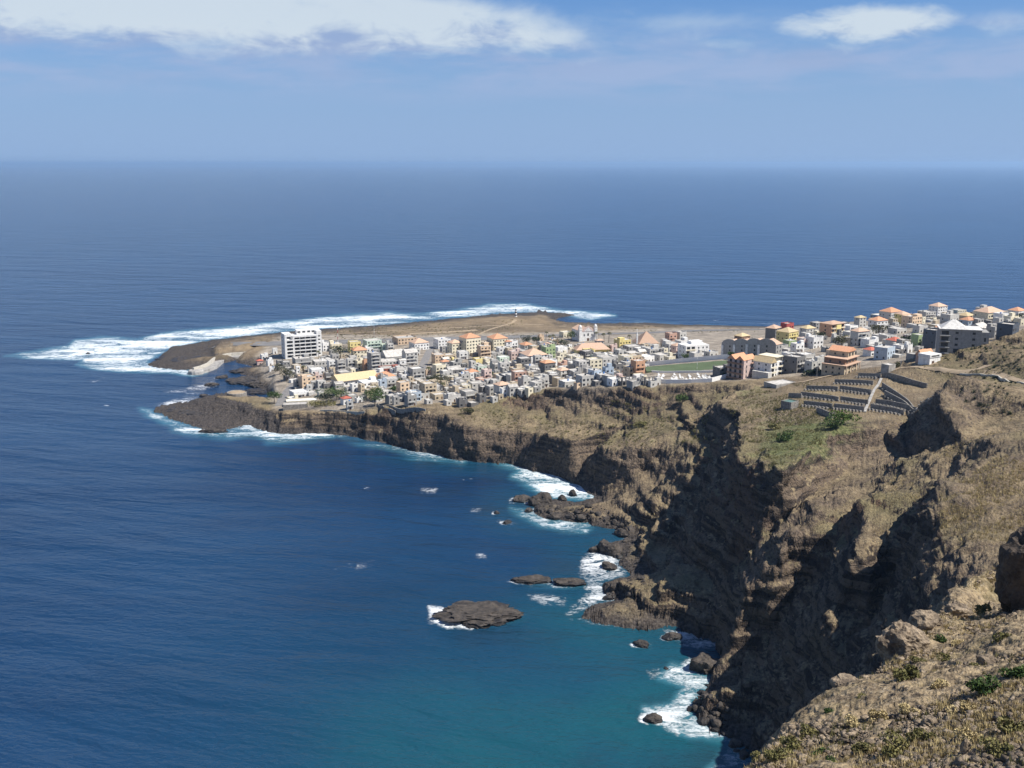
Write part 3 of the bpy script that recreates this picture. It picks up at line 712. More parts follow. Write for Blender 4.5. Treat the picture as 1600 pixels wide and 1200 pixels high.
def build_sea():
    tu = np.linspace(-.62, .62, 760); tu = np.concatenate([np.linspace(-3, -.63, 24), tu, np.linspace(.63, 3, 24)])
    vv = np.concatenate([np.linspace(1650, 1215, 16), np.linspace(1210, 470, 560), np.linspace(469, 262, 160), 255 + np.geomspace(6.5, .12, 40)])
    a, dy, dz = ray(800, vv); t = -H / dz
    yr = t * dy
    xx = yr[:, None] * tu[None, :]; yy = np.repeat(yr[:, None], len(tu), 1)
    u, v = project(xx, yy, xx * 0)
    foam = np.zeros_like(xx); aqua = np.zeros_like(xx)
    wob_u = 7 * fbm(xx, yy * .35, xx * 0, 16, 4); wob_v = 4 * fbm(xx + 90, yy * .35, xx * 0, 16, 4)
    for s, p in foam_polys:
        pu = [q[0] for q in p]; pv = [q[1] for q in p]
        m = (u > min(pu) - 40) & (u < max(pu) + 40) & (v > min(pv) - 30) & (v < max(pv) + 30)
        if not m.any(): continue
        k = .35 if max(pv) < 620 else 1.0
        uu = u[m] + wob_u[m] * k; v2 = v[m] + wob_v[m] * k
        ins = pip(uu, v2, p); dd = segdist(uu, v2 * 1.0, p)
        w = 3.5 if max(pv) < 620 else 9.0
        f = np.where(ins, s * (.72 + .28 * np.clip(dd / w, 0, 1)), s * .72 * np.clip(1 - dd / w, 0, 1))
        foam[m] = np.maximum(foam[m], f)
        big_ = 1.0 if (max(pu) - min(pu)) > 100 else .45
        aqua[m] = np.maximum(aqua[m], np.where(ins, 1, np.clip(1 - dd / (w * 2.2), 0, 1)) * s * big_)
    for cu, cv_, ru, rv in foam_rings:
        m = (np.abs(u - cu) < ru * 2.2) & (np.abs(v - cv_) < rv * 3)
        if not m.any(): continue
        rr_ = np.hypot((u[m] + wob_u[m] * .5 - cu) / ru, (v[m] + wob_v[m] * .4 - cv_) / rv)
        side = .55 + .45 * np.clip(-(u[m] - cu) / ru, -1, 1)
        foam[m] = np.maximum(foam[m], np.clip(1.5 - rr_, 0, .5) * 2 * .72 * side); aqua[m] = np.maximum(aqua[m], np.clip(1.9 - rr_, 0, 1) * .4)
    dcoast = np.full_like(xx, 99.0)
    near = (yy > 200) & (yy < 1500) & (np.abs(xx) < 800)
    dcoast[near] = segdist(xx[near], yy[near], [(p[0], p[1]) for p in coast + close[-1:]], False)
    cf = np.clip(1 - dcoast / (2.5 + 2.0 * fbm(xx, yy, xx * 0, 30, 2)), 0, 1) * .62 * sstep(fbm(xx + 40, yy, xx * 0, 40, 2), -.25, .3)
    foam = np.maximum(foam, cf)
    sh = np.exp(-(((u - 880) / 430) ** 2 + ((v - 1180) / 210) ** 2)) * (v > 560) * (yy < 700)
    sh = sh * (.8 + .45 * fbm(xx, yy, xx * 0, 45, 3))
    sh = sh + .45 * np.clip(1 - dcoast / 40, 0, 1) * (yy < 620)
    dark = np.where(yy < 700, sstep(fbm(xx + 11, yy, xx * 0, 34, 4), .12, .5), 0) * np.clip(1 - dcoast / 95, 0, 1)
    zz = -.0 + .10 * fbm(xx, yy, xx * 0, 24, 2) * (yy < 1500)
    V = np.stack([xx, yy, zz], -1).reshape(-1, 3)
    nr, nc = xx.shape; idx = np.arange(nr * nc).reshape(nr, nc)
    q = np.stack([idx[:-1, :-1], idx[:-1, 1:], idx[1:, 1:], idx[1:, :-1]], -1).reshape(-1, 4)
    m, tt, b = new_mat('sea_water')
    g = tt.add('ShaderNodeNewGeometry'); P = g.outputs['Position']
    A = lambda n: tt.add('ShaderNodeAttribute', attribute_name=n).outputs['Fac']
    f1 = tt.noise(tt.vscale(P, .6, 1, 1), .17, 10, .74, 1.4); f2 = tt.noise(tt.vscale(P, .35, 1, 1), .045, 6, .62, .6)
    # upwelling colour of the water body
    big = tt.noise(tt.vscale(P, .55, 1, 1), .0042, 5, .6, .4)
    gust = tt.noise(tt.vscale(P, .35, 1.2, 1), .012, 6, .62, .8)
    deep = tt.mix(tt.ramp(tt.math('ADD', tt.math('MULTIPLY', big, .5), tt.math('MULTIPLY', gust, .5)), .36, .64), (.0055, .025, .066, 1), (.0085, .037, .090, 1))
    c = tt.mix(tt.math('MULTIPLY', A('teal'), 1.0), deep, (.008, .066, .088, 1))
    c = tt.mix(tt.math('MULTIPLY', A('reef'), .55), c, (.016, .033, .048, 1))
    aq = tt.math('MULTIPLY', tt.ramp(tt.math('ADD', A('aqua'), tt.math('MULTIPLY', tt.math('SUBTRACT', f2, .5), .8)), .35, 1.15), .75)
    c = tt.mix(aq, c, (.085, .27, .34, 1))
    fsum = tt.math('ADD', tt.math('MULTIPLY', f1, .55), tt.math('MULTIPLY', f2, .55))
    lace = tt.math('SUBTRACT', 1.0, tt.math('MULTIPLY', tt.math('ABSOLUTE', tt.math('SUBTRACT', f1, .5)), 9.0))
    f3 = tt.noise(tt.vscale(P, .7, 1, 1), .9, 5, .65, .8)
    fv = tt.math('ADD', tt.math('MULTIPLY', tt.math('SUBTRACT', fsum, .52), 2.9), tt.math('ADD', tt.math('MULTIPLY', lace, .16), tt.math('MULTIPLY', tt.math('SUBTRACT', f3, .5), .9)))
    fm = tt.math('MULTIPLY', tt.ramp(tt.math('ADD', A('foam'), fv), .66, 1.30), .93)
    fm = tt.math('MULTIPLY', fm, tt.ramp(A('foam'), .02, .2))
    # scattered whitecaps
    wc = tt.noise(tt.vscale(P, .5, 1.0, 1), .055, 3, .5); wc2 = tt.noise(tt.vscale(P, .45, 1.1, 1), .45, 3, .6)
    cap = tt.math('MULTIPLY', tt.ramp(wc, .725, .76), tt.ramp(wc2, .56, .64))
    fm = tt.math('MAXIMUM', fm, tt.math('MULTIPLY', cap, .6))
    c = tt.mix(fm, c, (.80, .82, .82, 1))
    tt.l.new(c, b.inputs['Base Color'])
    b.inputs['IOR'].default_value = 1.333
    tt.l.new(tt.ramp(fm, 0, 1, .5, 0.05), b.inputs['Specular IOR Level'])
    tt.l.new(tt.ramp(fm, 0, 1, .16, .9), b.inputs['Roughness'])
    rot = tt.add('ShaderNodeVectorRotate', rotation_type='Z_AXIS'); tt.l.new(P, rot.inputs['Vector']); rot.inputs['Angle'].default_value = R(14)
    W = rot.outputs[0]
    w1 = tt.noise(tt.vscale(W, .35, 1, 1), .10, 5, .62, .3); w2 = tt.noise(tt.vscale(W, .55, 1, 1), .55, 4, .6, .2); w3 = tt.noise(tt.vscale(W, .3, 1, 1), .028, 4, .55, .3)
    hh = tt.math('ADD', tt.math('MULTIPLY', w1, 1.9), tt.math('ADD', tt.math('MULTIPLY', w2, .62), tt.math('MULTIPLY', w3, 6.0)))
    hh = tt.math('ADD', hh, tt.math('MULTIPLY', fm, .25))
    bp = tt.add('ShaderNodeBump', ins={'Strength': 1.0, 'Distance': 1.0, 'Height': hh})
    tt.l.new(bp.outputs[0], b.inputs['Normal'])
    me = np_mesh('sea', V, q, m, True)
    attr(me, 'foam', foam.ravel()); attr(me, 'teal', np.clip(sh, 0, 1).ravel()); attr(me, 'aqua', aqua.ravel()); attr(me, 'reef', dark.ravel())
    tag(link('sea', me), kind='structure')


build_sea()


def build_haze():
    b = MB(); b.box(-70000, 70000, -30000, 80000, -9.5, 232)
    m = bpy.data.materials.new('haze'); m.use_nodes = True; t = NT(m.node_tree); t.n.clear()
    o = t.add('ShaderNodeOutputMaterial'); p = t.add('ShaderNodeVolumePrincipled')
    p.inputs['Color'].default_value = (.46, .70, 1.0, 1); p.inputs['Density'].default_value = 4.0e-5; p.inputs['Anisotropy'].default_value = .25
    t.l.new(p.outputs[0], o.inputs['Volume'])
    tag(link('haze', b.mesh('haze', m)), kind='stuff')


build_haze()
# ------------------------------------------------------------------ trees and plants
def crown_mesh(name, n, rx, ry, rz, zc, leaf, mat, lumps=7, seed=0):
    r = np.random.default_rng(seed); V = []; Fq = []
    cs = r.normal(size=(lumps, 3)) * .42; cs[:, 2] *= .7; cs = np.clip(cs, -.75, .75)
    rad = r.uniform(.38, .62, lumps)
    k = r.integers(0, lumps, n)
    d = r.normal(size=(n, 3)); d /= np.linalg.norm(d, axis=1)[:, None]
    p = cs[k] + d * (rad[k] * r.uniform(.55, 1.02, n) ** .6)[:, None]
    p = p * np.array([rx, ry, rz]); p[:, 2] += zc
    a = r.normal(size=(n, 3)); a /= np.linalg.norm(a, axis=1)[:, None]
    b = np.cross(a, r.normal(size=(n, 3))); b /= np.linalg.norm(b, axis=1)[:, None]
    s = leaf * r.uniform(.6, 1.3, n)[:, None]
    V = np.stack([p - a * s, p + b * s * .6, p + a * s, p - b * s * .6], 1).reshape(-1, 3)
    return np_mesh(name, V, np.arange(4 * n).reshape(n, 4), mat)


def trunk_mesh(name, h, r0, spread, seed=0, limbs=4):
    rr = random.Random(seed); m = MB()
    m.tube([(0, 0, -1), (.05 * h, 0, h * .3), (.02 * h, .04 * h, h * .55)], [r0, r0 * .8, r0 * .6])
    for i in range(limbs):
        a = i * 6.283 / limbs + rr.uniform(-.4, .4)
        m.tube([(.03 * h, .02 * h, h * .42), (math.cos(a) * spread * .45, math.sin(a) * spread * .45, h * .68), (math.cos(a) * spread * .8, math.sin(a) * spread * .8, h * .86)], [r0 * .5, r0 * .35, r0 * .15], 5)
    return m.mesh(name, M_TRUNK)


def palm_meshes(h, seed):
    rr = random.Random(seed); t = MB(); lean = rr.uniform(-.08, .08)
    t.tube([(0, 0, -1), (lean * h * .3, 0, h * .5), (lean * h, 0, h)], [.28, .22, .17], 6)
    for k in range(5): t.tube([(lean * h * (.2 + .15 * k), 0, h * (.2 + .15 * k)), (lean * h * (.21 + .15 * k), 0, h * (.2 + .15 * k) + .12)], .27, 6)
    c = MB()
    for k in range(15):
        a = k * 2.4 + rr.uniform(-.2, .2); L_ = rr.uniform(1.9, 2.6); up = rr.uniform(-.2, 1.0); pts = []
        for i in range(5):
            s = i / 4; pts.append((lean * h + math.cos(a) * L_ * s, math.sin(a) * L_ * s, h + .1 + up * 1.5 * s - 2.2 * s * s))
        for i in range(4):
            w0 = .45 * math.sin(math.pi * (i / 4 * .8 + .15)); w1 = .45 * math.sin(math.pi * ((i + 1) / 4 * .8 + .15)) if i < 3 else .04
            px, py = -math.sin(a), math.cos(a); p, q = pts[i], pts[i + 1]
            c.poly([(p[0] + px * w0, p[1] + py * w0, p[2] - .2), p, q, (q[0] + px * w1, q[1] + py * w1, q[2] - .2)], [(0, 1, 2, 3)])
            c.poly([p, (p[0] - px * w0, p[1] - py * w0, p[2] - .2), (q[0] - px * w1, q[1] - py * w1, q[2] - .2), q], [(0, 1, 2, 3)])
    return t.mesh('trunk', M_TRUNK), c.mesh('crown', M_PALM)


ALL = []                                          # everything that stands in the village, for labels by place


def tree(name, u, v, wpx, hpx, mat, label, cat='tree', group=None, n=None, flat=1.0, seed=None, low=False):
    x, y, z = hit(u, v); s = y / F * 1.02
    w, h = wpx * s, hpx * s
    seed = seed if seed is not None else int(u * 7 + v)
    root = link(name, None); root.location = (x, y + w * .25, hgt(x, y + w * .25))
    tag(root, label, cat, group)
    link('trunk', trunk_mesh('trunk', h, max(.12, h * .035), w * .42, seed), root)
    zc, rz = (h * .5, h * .56) if low else (h * .64, h * .40 * flat)
    cr = link('crown', crown_mesh('crown', n or int(260 + wpx * 26), w * .60, w * .52, rz, zc, .42 if w > 4 else .28, mat, 9, seed), root)
    return root


def palm(u, v, hpx, label, group=None):
    x, y, z = hit(u, v); h = hpx * y / F * .86
    root = link('palm_tree', None); root.location = (x, y, hgt(x, y)); tag(root, label, 'palm tree', group)
    a, b = palm_meshes(h, int(u + v)); link('trunk', a, root); link('crown', b, root)
    return root


# ------------------------------------------------------------------ houses
def wmesh():
    m = MB(); m.box(-.5, .5, -.06, .06, -.5, .5); me = m.mesh('window', M_GLASS); return me
WIN = wmesh()
def fmesh():
    m = MB(); m.box(-.5, .5, -.07, .07, -.5, .5); return m.mesh('door', M_DOOR)
DOORM = fmesh()
def tankm(mat):
    m = MB(); m.lathe([(.5, 0), (.55, .1), (.55, 1.0), (.3, 1.25), (.12, 1.3)], 8); return m.mesh('water_tank', mat)
TANKS = [tankm(M_TANKB), tankm(M_BLACK), tankm(M_WHITE)]
GREY_U = MB()
_ci = [0]


def put_window(root, x, y, z, w, h, side, me=WIN, name='window'):
    o = link(name, me, root); o.location = (x, y, z); o.scale = (w, 1, h)
    if side: o.rotation_euler = (0, 0, math.pi / 2)
    return o


ROOFWORD = {'f': 'flat roofed', 'o': 'orange roofed', 'p': 'peach roofed', 'n': 'tan roofed', 'r': 'red roofed', 'g': 'gabled', 'w': 'pale roofed'}
COLWORD = dict(white='white', cream='cream', grey='bare block', light='pale grey', slate='slate blue', dark='dark grey', yellow='yellow', peach='peach', orange='orange', pink='pink',
               salmon='salmon', mint='mint green', blue='light blue', red='red', brown='brown', tan='tan', lime='lime green', rust='rust red')
HOUSES = []
FOOT = []


def house_at(x, y, W, D, hh, col, roof, yaw, label=None, kind='house', cat='house', seed=0, extras=True, gable=None, side_col=None, group='houses of the coastal village'):
    rr = random.Random(seed * 131 + int(x * 7) + int(y * 3))
    root = link(kind, None)
    z = min(hgt(x, y), hgt(x - W * .4, y - D * .4), hgt(x + W * .4, y - D * .4)) if True else 0
    root.location = (x, y, z); root.rotation_euler = (0, 0, yaw)
    w, d = W / 2, D / 2
    fl = max(1, int(round(hh / 2.9)))
    flat = roof in 'fw'
    m = MB()
    m.box(-w, w, -d, d, -3.5, hh)
    if flat:
        ph = rr.choice([.35, .6, .9]); tk = .18
        m.box(-w, w, -d, -d + tk, hh + .002, hh + ph); m.box(-w, w, d - tk, d, hh + .002, hh + ph)
        m.box(-w, -w + tk, -d + tk, d - tk, hh + .002, hh + ph); m.box(w - tk, w, -d + tk, d - tk, hh + .002, hh + ph)
        if extras and rr.random() < .42:
            a = rr.uniform(.28, .5) * W; bb = rr.uniform(.3, .5) * D; ax = rr.choice([-w + tk + .02, w - a - tk - .02]); by = rr.choice([d - bb - tk - .02, -d + tk + .02])
            m.box(ax, ax + a, by, by + bb, hh + .05, hh + rr.uniform(2.0, 2.8))
        if extras and rr.random() < .3:
            for sx in (-1, 1):
                for sy in (-1, 0, 1): m.box(sx * (w - .3) - .13, sx * (w - .3) + .13, sy * (d - .35) - .13, sy * (d - .35) + .13, hh + ph + .002, hh + ph + rr.uniform(.6, 1.1))
    wall = link('wall', m.mesh('wall', WM[col]), root)
    r = MB()
    if flat:
        r.box(-w + .19, w - .19, -d + .19, d - .19, hh + .01, hh + .06); rm = TILE['w'] if roof == 'w' else TILE['c']
    else:
        o = .45; rh = min(W, D) * .27
        if gable or roof == 'g': r.prism(-w - .25, w + .25, -d - .25, d + .25, hh + .005, hh + rh, gable or 'x')
        else: r.hip(-w - o, w + o, -d - o, d + o, hh + .005, hh + rh)
        rm = TILE['c'] if roof == 'g' else TILE[roof]
    link('roof', r.mesh('roof', rm), root)
    # openings
    bare = col in ('grey', 'slate', 'dark') and rr.random() < .4
    nf = max(1, int(W / 2.9)); ns = max(1, int(D / 3.6))
    for k in range(fl):
        zc = k * 2.9 + 1.55
        if zc + .7 > hh: break
        for i in range(nf):
            if bare and rr.random() < .5: continue
            xx = -w + W * (i + .5) / nf
            if k == 0 and i == nf // 2:
                dd = link('door', DOORM, root); dd.location = (xx, -d, 1.05); dd.scale = (1.0, 1, 2.1); continue
            put_window(root, xx, -d, zc, rr.choice([1.0, 1.3, 1.6]), rr.choice([1.2, 1.35]), False)
        for i in range(ns):
            if rr.random() < (.75 if bare else .45): continue
            put_window(root, -w, -d + D * (i + .5) / ns, zc, 1.0, 1.15, True)
    if extras and fl > 1 and rr.random() < .45:
        for k in range(1, fl):
            b = MB(); zb = k * 2.9 + .1; a = -w * rr.uniform(.5, .98); c_ = w * rr.uniform(.3, .98)
            b.box(a, c_, -d - 1.1, -d - .002, zb, zb + .16); b.box(a, c_, -d - 1.1, -d - .98, zb + .162, zb + 1.0)
            link('balcony', b.mesh('balcony', WM[col if col not in ('grey', 'slate', 'dark') else 'light']), root)
    if extras and flat and rr.random() < .4:
        t = link('water_tank', rr.choice(TANKS), root); t.location = (rr.uniform(-.5, .5) * w, rr.uniform(-.3, .6) * d, hh + .07)
    tag(root, label, cat, group)
    HOUSES.append((root, col, roof, fl, label, kind)); FOOT.append((x, y, max(W, D) * .5))
    return root


def house(u, v, wpx, hpx, col='grey', roof='f', label=None, yaw=None, **kw):
    x, y, z = hit(u, v)
    s = y / F * 1.02
    yaw = R(yaw if yaw is not None else (28 + random.uniform(-6, 6)))
    tot = wpx * s; asp = kw.pop('asp', random.uniform(.75, 1.0))
    W = tot / (math.cos(yaw) + asp * math.sin(yaw)); D = W * asp
    hh = max(2.6, hpx * s * .97 - D * .10)
    return house_at(x, y + .5 * D * math.cos(yaw), W, D, hh, col, roof, yaw, label, **kw)


# listed houses: u, v of the foot, width, height, wall colour, roof (, yaw)
LIST = [
 # around the hotel and the western point
 (429, 553, 9, 9, 'white', 'f'), (412, 561, 13, 7, 'white', 'w'), (405, 570, 12, 8, 'pink', 'r'), (421, 571, 12, 9, 'white', 'f'), (437, 574, 13, 11, 'dark', 'f'), (424, 580, 10, 7, 'white', 'w'),
 (508, 549, 13, 14, 'white', 'f'), (523, 549, 22, 13, 'cream', 'f'), (553, 551, 21, 18, 'yellow', 'f'), (568, 548, 14, 8, 'peach', 'f'), (574, 550, 18, 12, 'white', 'f'), (560, 558, 27, 13, 'cream', 'o'),
 (581, 552, 30, 22, 'mint', 'f'), (600, 551, 14, 13, 'mint', 'f'), (470, 577, 33, 19, 'grey', 'f'), (499, 576, 28, 14, 'light', 'f'), (518, 580, 16, 18, 'white', 'f'), (532, 583, 18, 22, 'grey', 'f'), (548, 578, 16, 18, 'light', 'f'),
 (562, 578, 16, 15, 'cream', 'f'), (572, 579, 13, 16, 'orange', 'f'), (584, 582, 22, 33, 'grey', 'f'), (478, 606, 31, 20, 'peach', 'f'), (496, 597, 16, 12, 'pink', 'f'), (494, 590, 26, 14, 'white', 'w'), (466, 621, 32, 12, 'white', 'w'),
 (456, 628, 20, 8, 'cream', 'w'), (575, 609, 35, 15, 'white', 'w'), (597, 607, 15, 13, 'blue', 'w'), (540, 632, 18, 12, 'white', 'r'), (546, 641, 12, 14, 'light', 'f'), (560, 629, 14, 8, 'white', 'w'), (510, 607, 18, 9, 'dark', 'f'), (528, 607, 18, 9, 'grey', 'g'),
 # north rank above the street
 (631, 538, 40, 12, 'peach', 'f'), (654, 547, 32, 14, 'white', 'p'), (620, 559, 28, 13, 'tan', 'f'), (612, 570, 42, 17, 'grey', 'g'), (640, 572, 26, 24, 'light', 'g'), (606, 575, 36, 13, 'light', 'f'), (606, 586, 34, 13, 'rust', 'f'), (600, 598, 36, 13, 'yellow', 'o'),
 (650, 597, 28, 23, 'grey', 'w'), (628, 596, 16, 16, 'grey', 'f'), (690, 545, 28, 17, 'white', 'f'), (710, 557, 24, 24, 'cream', 'p'), (734, 556, 34, 32, 'cream', 'o'), (756, 562, 22, 24, 'peach', 'f'), (700, 566, 24, 13, 'tan', 'f'), (722, 562, 18, 14, 'white', 'f'),
 (688, 567, 20, 11, 'light', 'f'), (686, 590, 22, 21, 'cream', 'f'), (708, 590, 28, 15, 'dark', 'g'), (748, 569, 20, 10, 'yellow', 'f'), (768, 575, 24, 10, 'cream', 'f'), (712, 571, 16, 9, 'yellow', 'f'), (664, 606, 48, 10, 'tan', 'f'),
 (676, 614, 34, 12, 'light', 'f'), (716, 609, 26, 15, 'grey', 'f'), (745, 611, 28, 14, 'light', 'f'), (768, 617, 22, 16, 'grey', 'f'), (752, 601, 20, 10, 'salmon', 'f'), (622, 629, 20, 14, 'slate', 'f'), (641, 634, 20, 19, 'grey', 'w'), (686, 624, 30, 9, 'tan', 'f'), (706, 628, 28, 12, 'light', 'f'),
 (732, 624, 30, 14, 'grey', 'f'), (722, 636, 18, 12, 'dark', 'f'), (752, 629, 16, 14, 'dark', 'f'), (660, 623, 22, 9, 'light', 'f'),
 # middle of the village
 (777, 549, 33, 24, 'cream', 'o'), (799, 545, 20, 13, 'white', 'f'), (786, 554, 22, 12, 'white', 'f'), (804, 561, 20, 14, 'pink', 'f'), (834, 570, 44, 20, 'white', 'p'), (857, 560, 22, 20, 'lime', 'f'), (876, 552, 22, 11, 'white', 'w'), (845, 533, 10, 9, 'peach', 'f'), (865, 538, 16, 9, 'peach', 'f'),
 (884, 527, 20, 9, 'cream', 'f'), (856, 588, 24, 24, 'dark', 'o'), (881, 577, 20, 10, 'salmon', 'f'), (908, 582, 26, 20, 'light', 'f'), (928, 580, 26, 20, 'cream', 'f'), (947, 578, 28, 22, 'light', 'f'), (896, 565, 22, 11, 'cream', 'f'), (920, 558, 20, 12, 'yellow', 'f'), (780, 582, 30, 16, 'grey', 'f'), (808, 585, 26, 12, 'tan', 'f'),
 (830, 582, 22, 12, 'light', 'f'), (796, 597, 34, 15, 'slate', 'f'), (822, 606, 26, 17, 'light', 'f'), (846, 606, 24, 17, 'light', 'f'), (865, 600, 20, 16, 'dark', 'f'), (888, 604, 30, 12, 'light', 'w'), (914, 603, 28, 19, 'light', 'f'), (942, 600, 24, 17, 'grey', 'f'), (784, 619, 26, 22, 'light', 'p'), (800, 620, 20, 17, 'light', 'g'),
 (766, 606, 20, 14, 'light', 'f'), (815, 614, 20, 10, 'light', 'w'), (833, 592, 24, 13, 'dark', 'f'), (958, 590, 22, 12, 'tan', 'f'), (880, 590, 22, 14, 'light', 'p'), (897, 590, 20, 13, 'light', 'f'),
 # towards the sports ground
 (973, 543, 26, 14, 'yellow', 'f'), (989, 552, 30, 13, 'grey', 'f'), (1049, 533, 18, 13, 'salmon', 'f'), (1064, 531, 18, 13, 'light', 'f'), (1068, 541, 24, 10, 'white', 'f'), (1050, 549, 28, 14, 'light', 'f'), (1058, 553, 18, 15, 'pink', 'p'), (1022, 557, 32, 14, 'light', 'f'), (990, 563, 28, 14, 'grey', 'f'), (969, 560, 20, 14, 'light', 'f'),
 (1010, 566, 26, 11, 'white', 'w'), (1034, 563, 28, 10, 'light', 'f'), (1047, 565, 18, 9, 'cream', 'f'), (1088, 561, 20, 12, 'light', 'f'), (997, 587, 22, 26, 'orange', 'f'), (985, 588, 22, 17, 'tan', 'f'), (1000, 566, 14, 9, 'peach', 'f'), (966, 583, 20, 16, 'dark', 'f'), (955, 570, 24, 15, 'light', 'f'), (993, 603, 26, 15, 'grey', 'f'),
 (960, 603, 22, 12, 'white', 'w'), (1020, 604, 26, 10, 'light', 'f'), (1129, 588, 26, 16, 'dark', 'f'), (1112, 556, 22, 8, 'light', 'f'), (1043, 543, 20, 10, 'light', 'f'), (1018, 547, 18, 8, 'grey', 'f'),
 # eastern rise
 (1161, 531, 24, 8, 'brown', 'n'), (1209, 531, 26, 22, 'dark', 'p', 50), (1231, 517, 20, 13, 'red', 'f'), (1232, 536, 34, 22, 'yellow', 'n', 40), (1236, 542, 20, 12, 'lime', 'f'), (1247, 551, 20, 16, 'white', 'f'), (1257, 545, 22, 18, 'pink', 'f'), (1274, 544, 26, 19, 'white', 'f'), (1264, 523, 24, 13, 'light', 'n'), (1278, 518, 22, 16, 'grey', 'f'), (1212, 556, 20, 12, 'white', 'f'), (1222, 548, 20, 9, 'light', 'f'),
 (1242, 582, 36, 28, 'dark', 'f', 45), (1260, 565, 30, 14, 'light', 'w'), (1272, 580, 26, 18, 'light', 'f'), (1285, 572, 22, 14, 'light', 'f'), (1345, 540, 28, 26, 'light', 'p'), (1345, 510, 18, 16, 'light', 'n'), (1374, 517, 28, 20, 'white', 'o'), (1394, 502, 34, 19, 'light', 'o'), (1412, 506, 22, 18, 'yellow', 'p'), (1427, 510, 30, 18, 'peach', 'f'), (1385, 534, 36, 13, 'light', 'f'),
 (1361, 542, 26, 13, 'white', 'f'), (1384, 561, 34, 22, 'blue', 'f', 45), (1362, 556, 22, 12, 'white', 'r'), (1408, 552, 22, 14, 'white', 'f'), (1420, 551, 12, 12, 'white', 'f'), (1437, 541, 20, 20, 'lime', 'f'), (1400, 541, 26, 12, 'light', 'r'), (1424, 537, 22, 14, 'light', 'f'), (1330, 515, 24, 8, 'white', 'f'), (1330, 527, 22, 10, 'light', 'f'),
 (1376, 497, 26, 10, 'light', 'w'), (1450, 500, 26, 15, 'light', 'f'), (1468, 494, 26, 19, 'white', 'p'), (1486, 507, 28, 18, 'light', 'f'), (1500, 489, 22, 9, 'cream', 'f'), (1515, 512, 26, 15, 'blue', 'o'), (1550, 501, 44, 18, 'cream', 'p'), (1570, 502, 26, 14, 'white', 'f'), (1592, 498, 26, 16, 'white', 'o'), (1582, 505, 22, 12, 'cream', 'f'), (1512, 502, 26, 12, 'tan', 'n'),
 (1457, 544, 30, 31, 'slate', 'f', 50), (1532, 527, 36, 19, 'dark', 'g', 42), (1552, 527, 20, 18, 'grey', 'f', 42), (1578, 523, 36, 22, 'slate', 'f', 45), (1597, 508, 18, 12, 'cream', 'f'), (1440, 519, 22, 12, 'light', 'f'), (1464, 516, 24, 11, 'tan', 'f'), (1476, 521, 26, 12, 'cream', 'o'), (1540, 488, 24, 9, 'light', 'f'), (1405, 521, 26, 10, 'light', 'f'), (1358, 523, 22, 9, 'light', 'f'), (1310, 535, 20, 9, 'light', 'f'),
 (1446, 556, 16, 10, 'yellow', 'o'), (1429, 560, 20, 9, 'grey', 'f'),
]
random.seed(21)
for row in LIST:
    yw = row[6] if len(row) > 6 else None
    house(*row[:6], yaw=yw)


# ---- large buildings with their own shapes
def slab_building(name, cat, label, u, v, W, D, hh, yaw, walls):
    x, y, z = hit(u, v); root = link(name, None); yaw = R(yaw)
    cy = y + .5 * D * math.cos(yaw)
    root.location = (x, cy, min(hgt(x, cy), hgt(x - W * .3, cy - D * .3))); root.rotation_euler = (0, 0, yaw); tag(root, label, cat)
    FOOT.append((x, cy, max(W, D) * .55))
    return root


def hotel():
    r = slab_building('hotel_building', 'building', 'white six storey hotel block with stacked balconies, tallest building near the airstrip', 470, 560, 34, 20, 22, 24, None)
    m = MB(); m.box(-10, 13, -6, 10, -4, 20)                       # main block
    m.box(-17, -10.002, -1, 10, -4, 22); m.box(-4, 17, 3, 10.002, 20.002, 24); m.box(13.002, 17.5, -2, 10, -4, 23)
    m.box(-17.4, -15.5, -8, -1.002, -4, 22.6); m.box(-10, -8.6, -7.6, -6.002, -4, 20.8); m.box(11.6, 13, -7.6, -6.002, -4, 20.8)
    m.box(-8.6, 11.6, -7.6, -6.002, 19.2, 20.8)
    link('wall', m.mesh('wall', WM['white']), r)
    rf = MB(); rf.box(-9.8, 12.8, -5.8, 2.9, 20.01, 20.1); link('roof', rf.mesh('roof', TILE['w']), r)
    for k in range(6):
        z0 = .2 + k * 3.25
        for i in range(4):
            xa = -8.4 + i * 5.0; b = MB(); b.box(xa, xa + 4.7, -7.5, -6.003, z0, z0 + .18); b.box(xa, xa + 4.7, -7.5, -7.35, z0 + .182, z0 + 1.05)
            b.box(xa + 4.7, xa + 4.9, -7.5, -6.003, z0, z0 + 3.2)
            link('balcony', b.mesh('balcony', WM['white']), r)
            put_window(r, xa + 2.35, -6, z0 + 1.75, 4.0, 2.3, False)
        for yy in (1.5, 5.5): put_window(r, -17, yy, z0 + 1.8, 1.6, 1.5, True)
        put_window(r, -13.2, -1, z0 + 1.8, 4.6, 2.0, False); put_window(r, 15.2, -2, z0 + 2, 2.0, 1.2, False)
        sl_ = MB(); sl_.box(-15.498, -10.003, -7.8, -1.003, z0, z0 + .25); sl_.box(-15.498, -10.003, -7.8, -7.6, z0 + .252, z0 + 1.1); link('gallery', sl_.mesh('gallery', WM['white']), r)
    for xx in (-2, 2.5, 7, 11): put_window(r, xx, 3, 22.3, 2.6, 1.5, False)


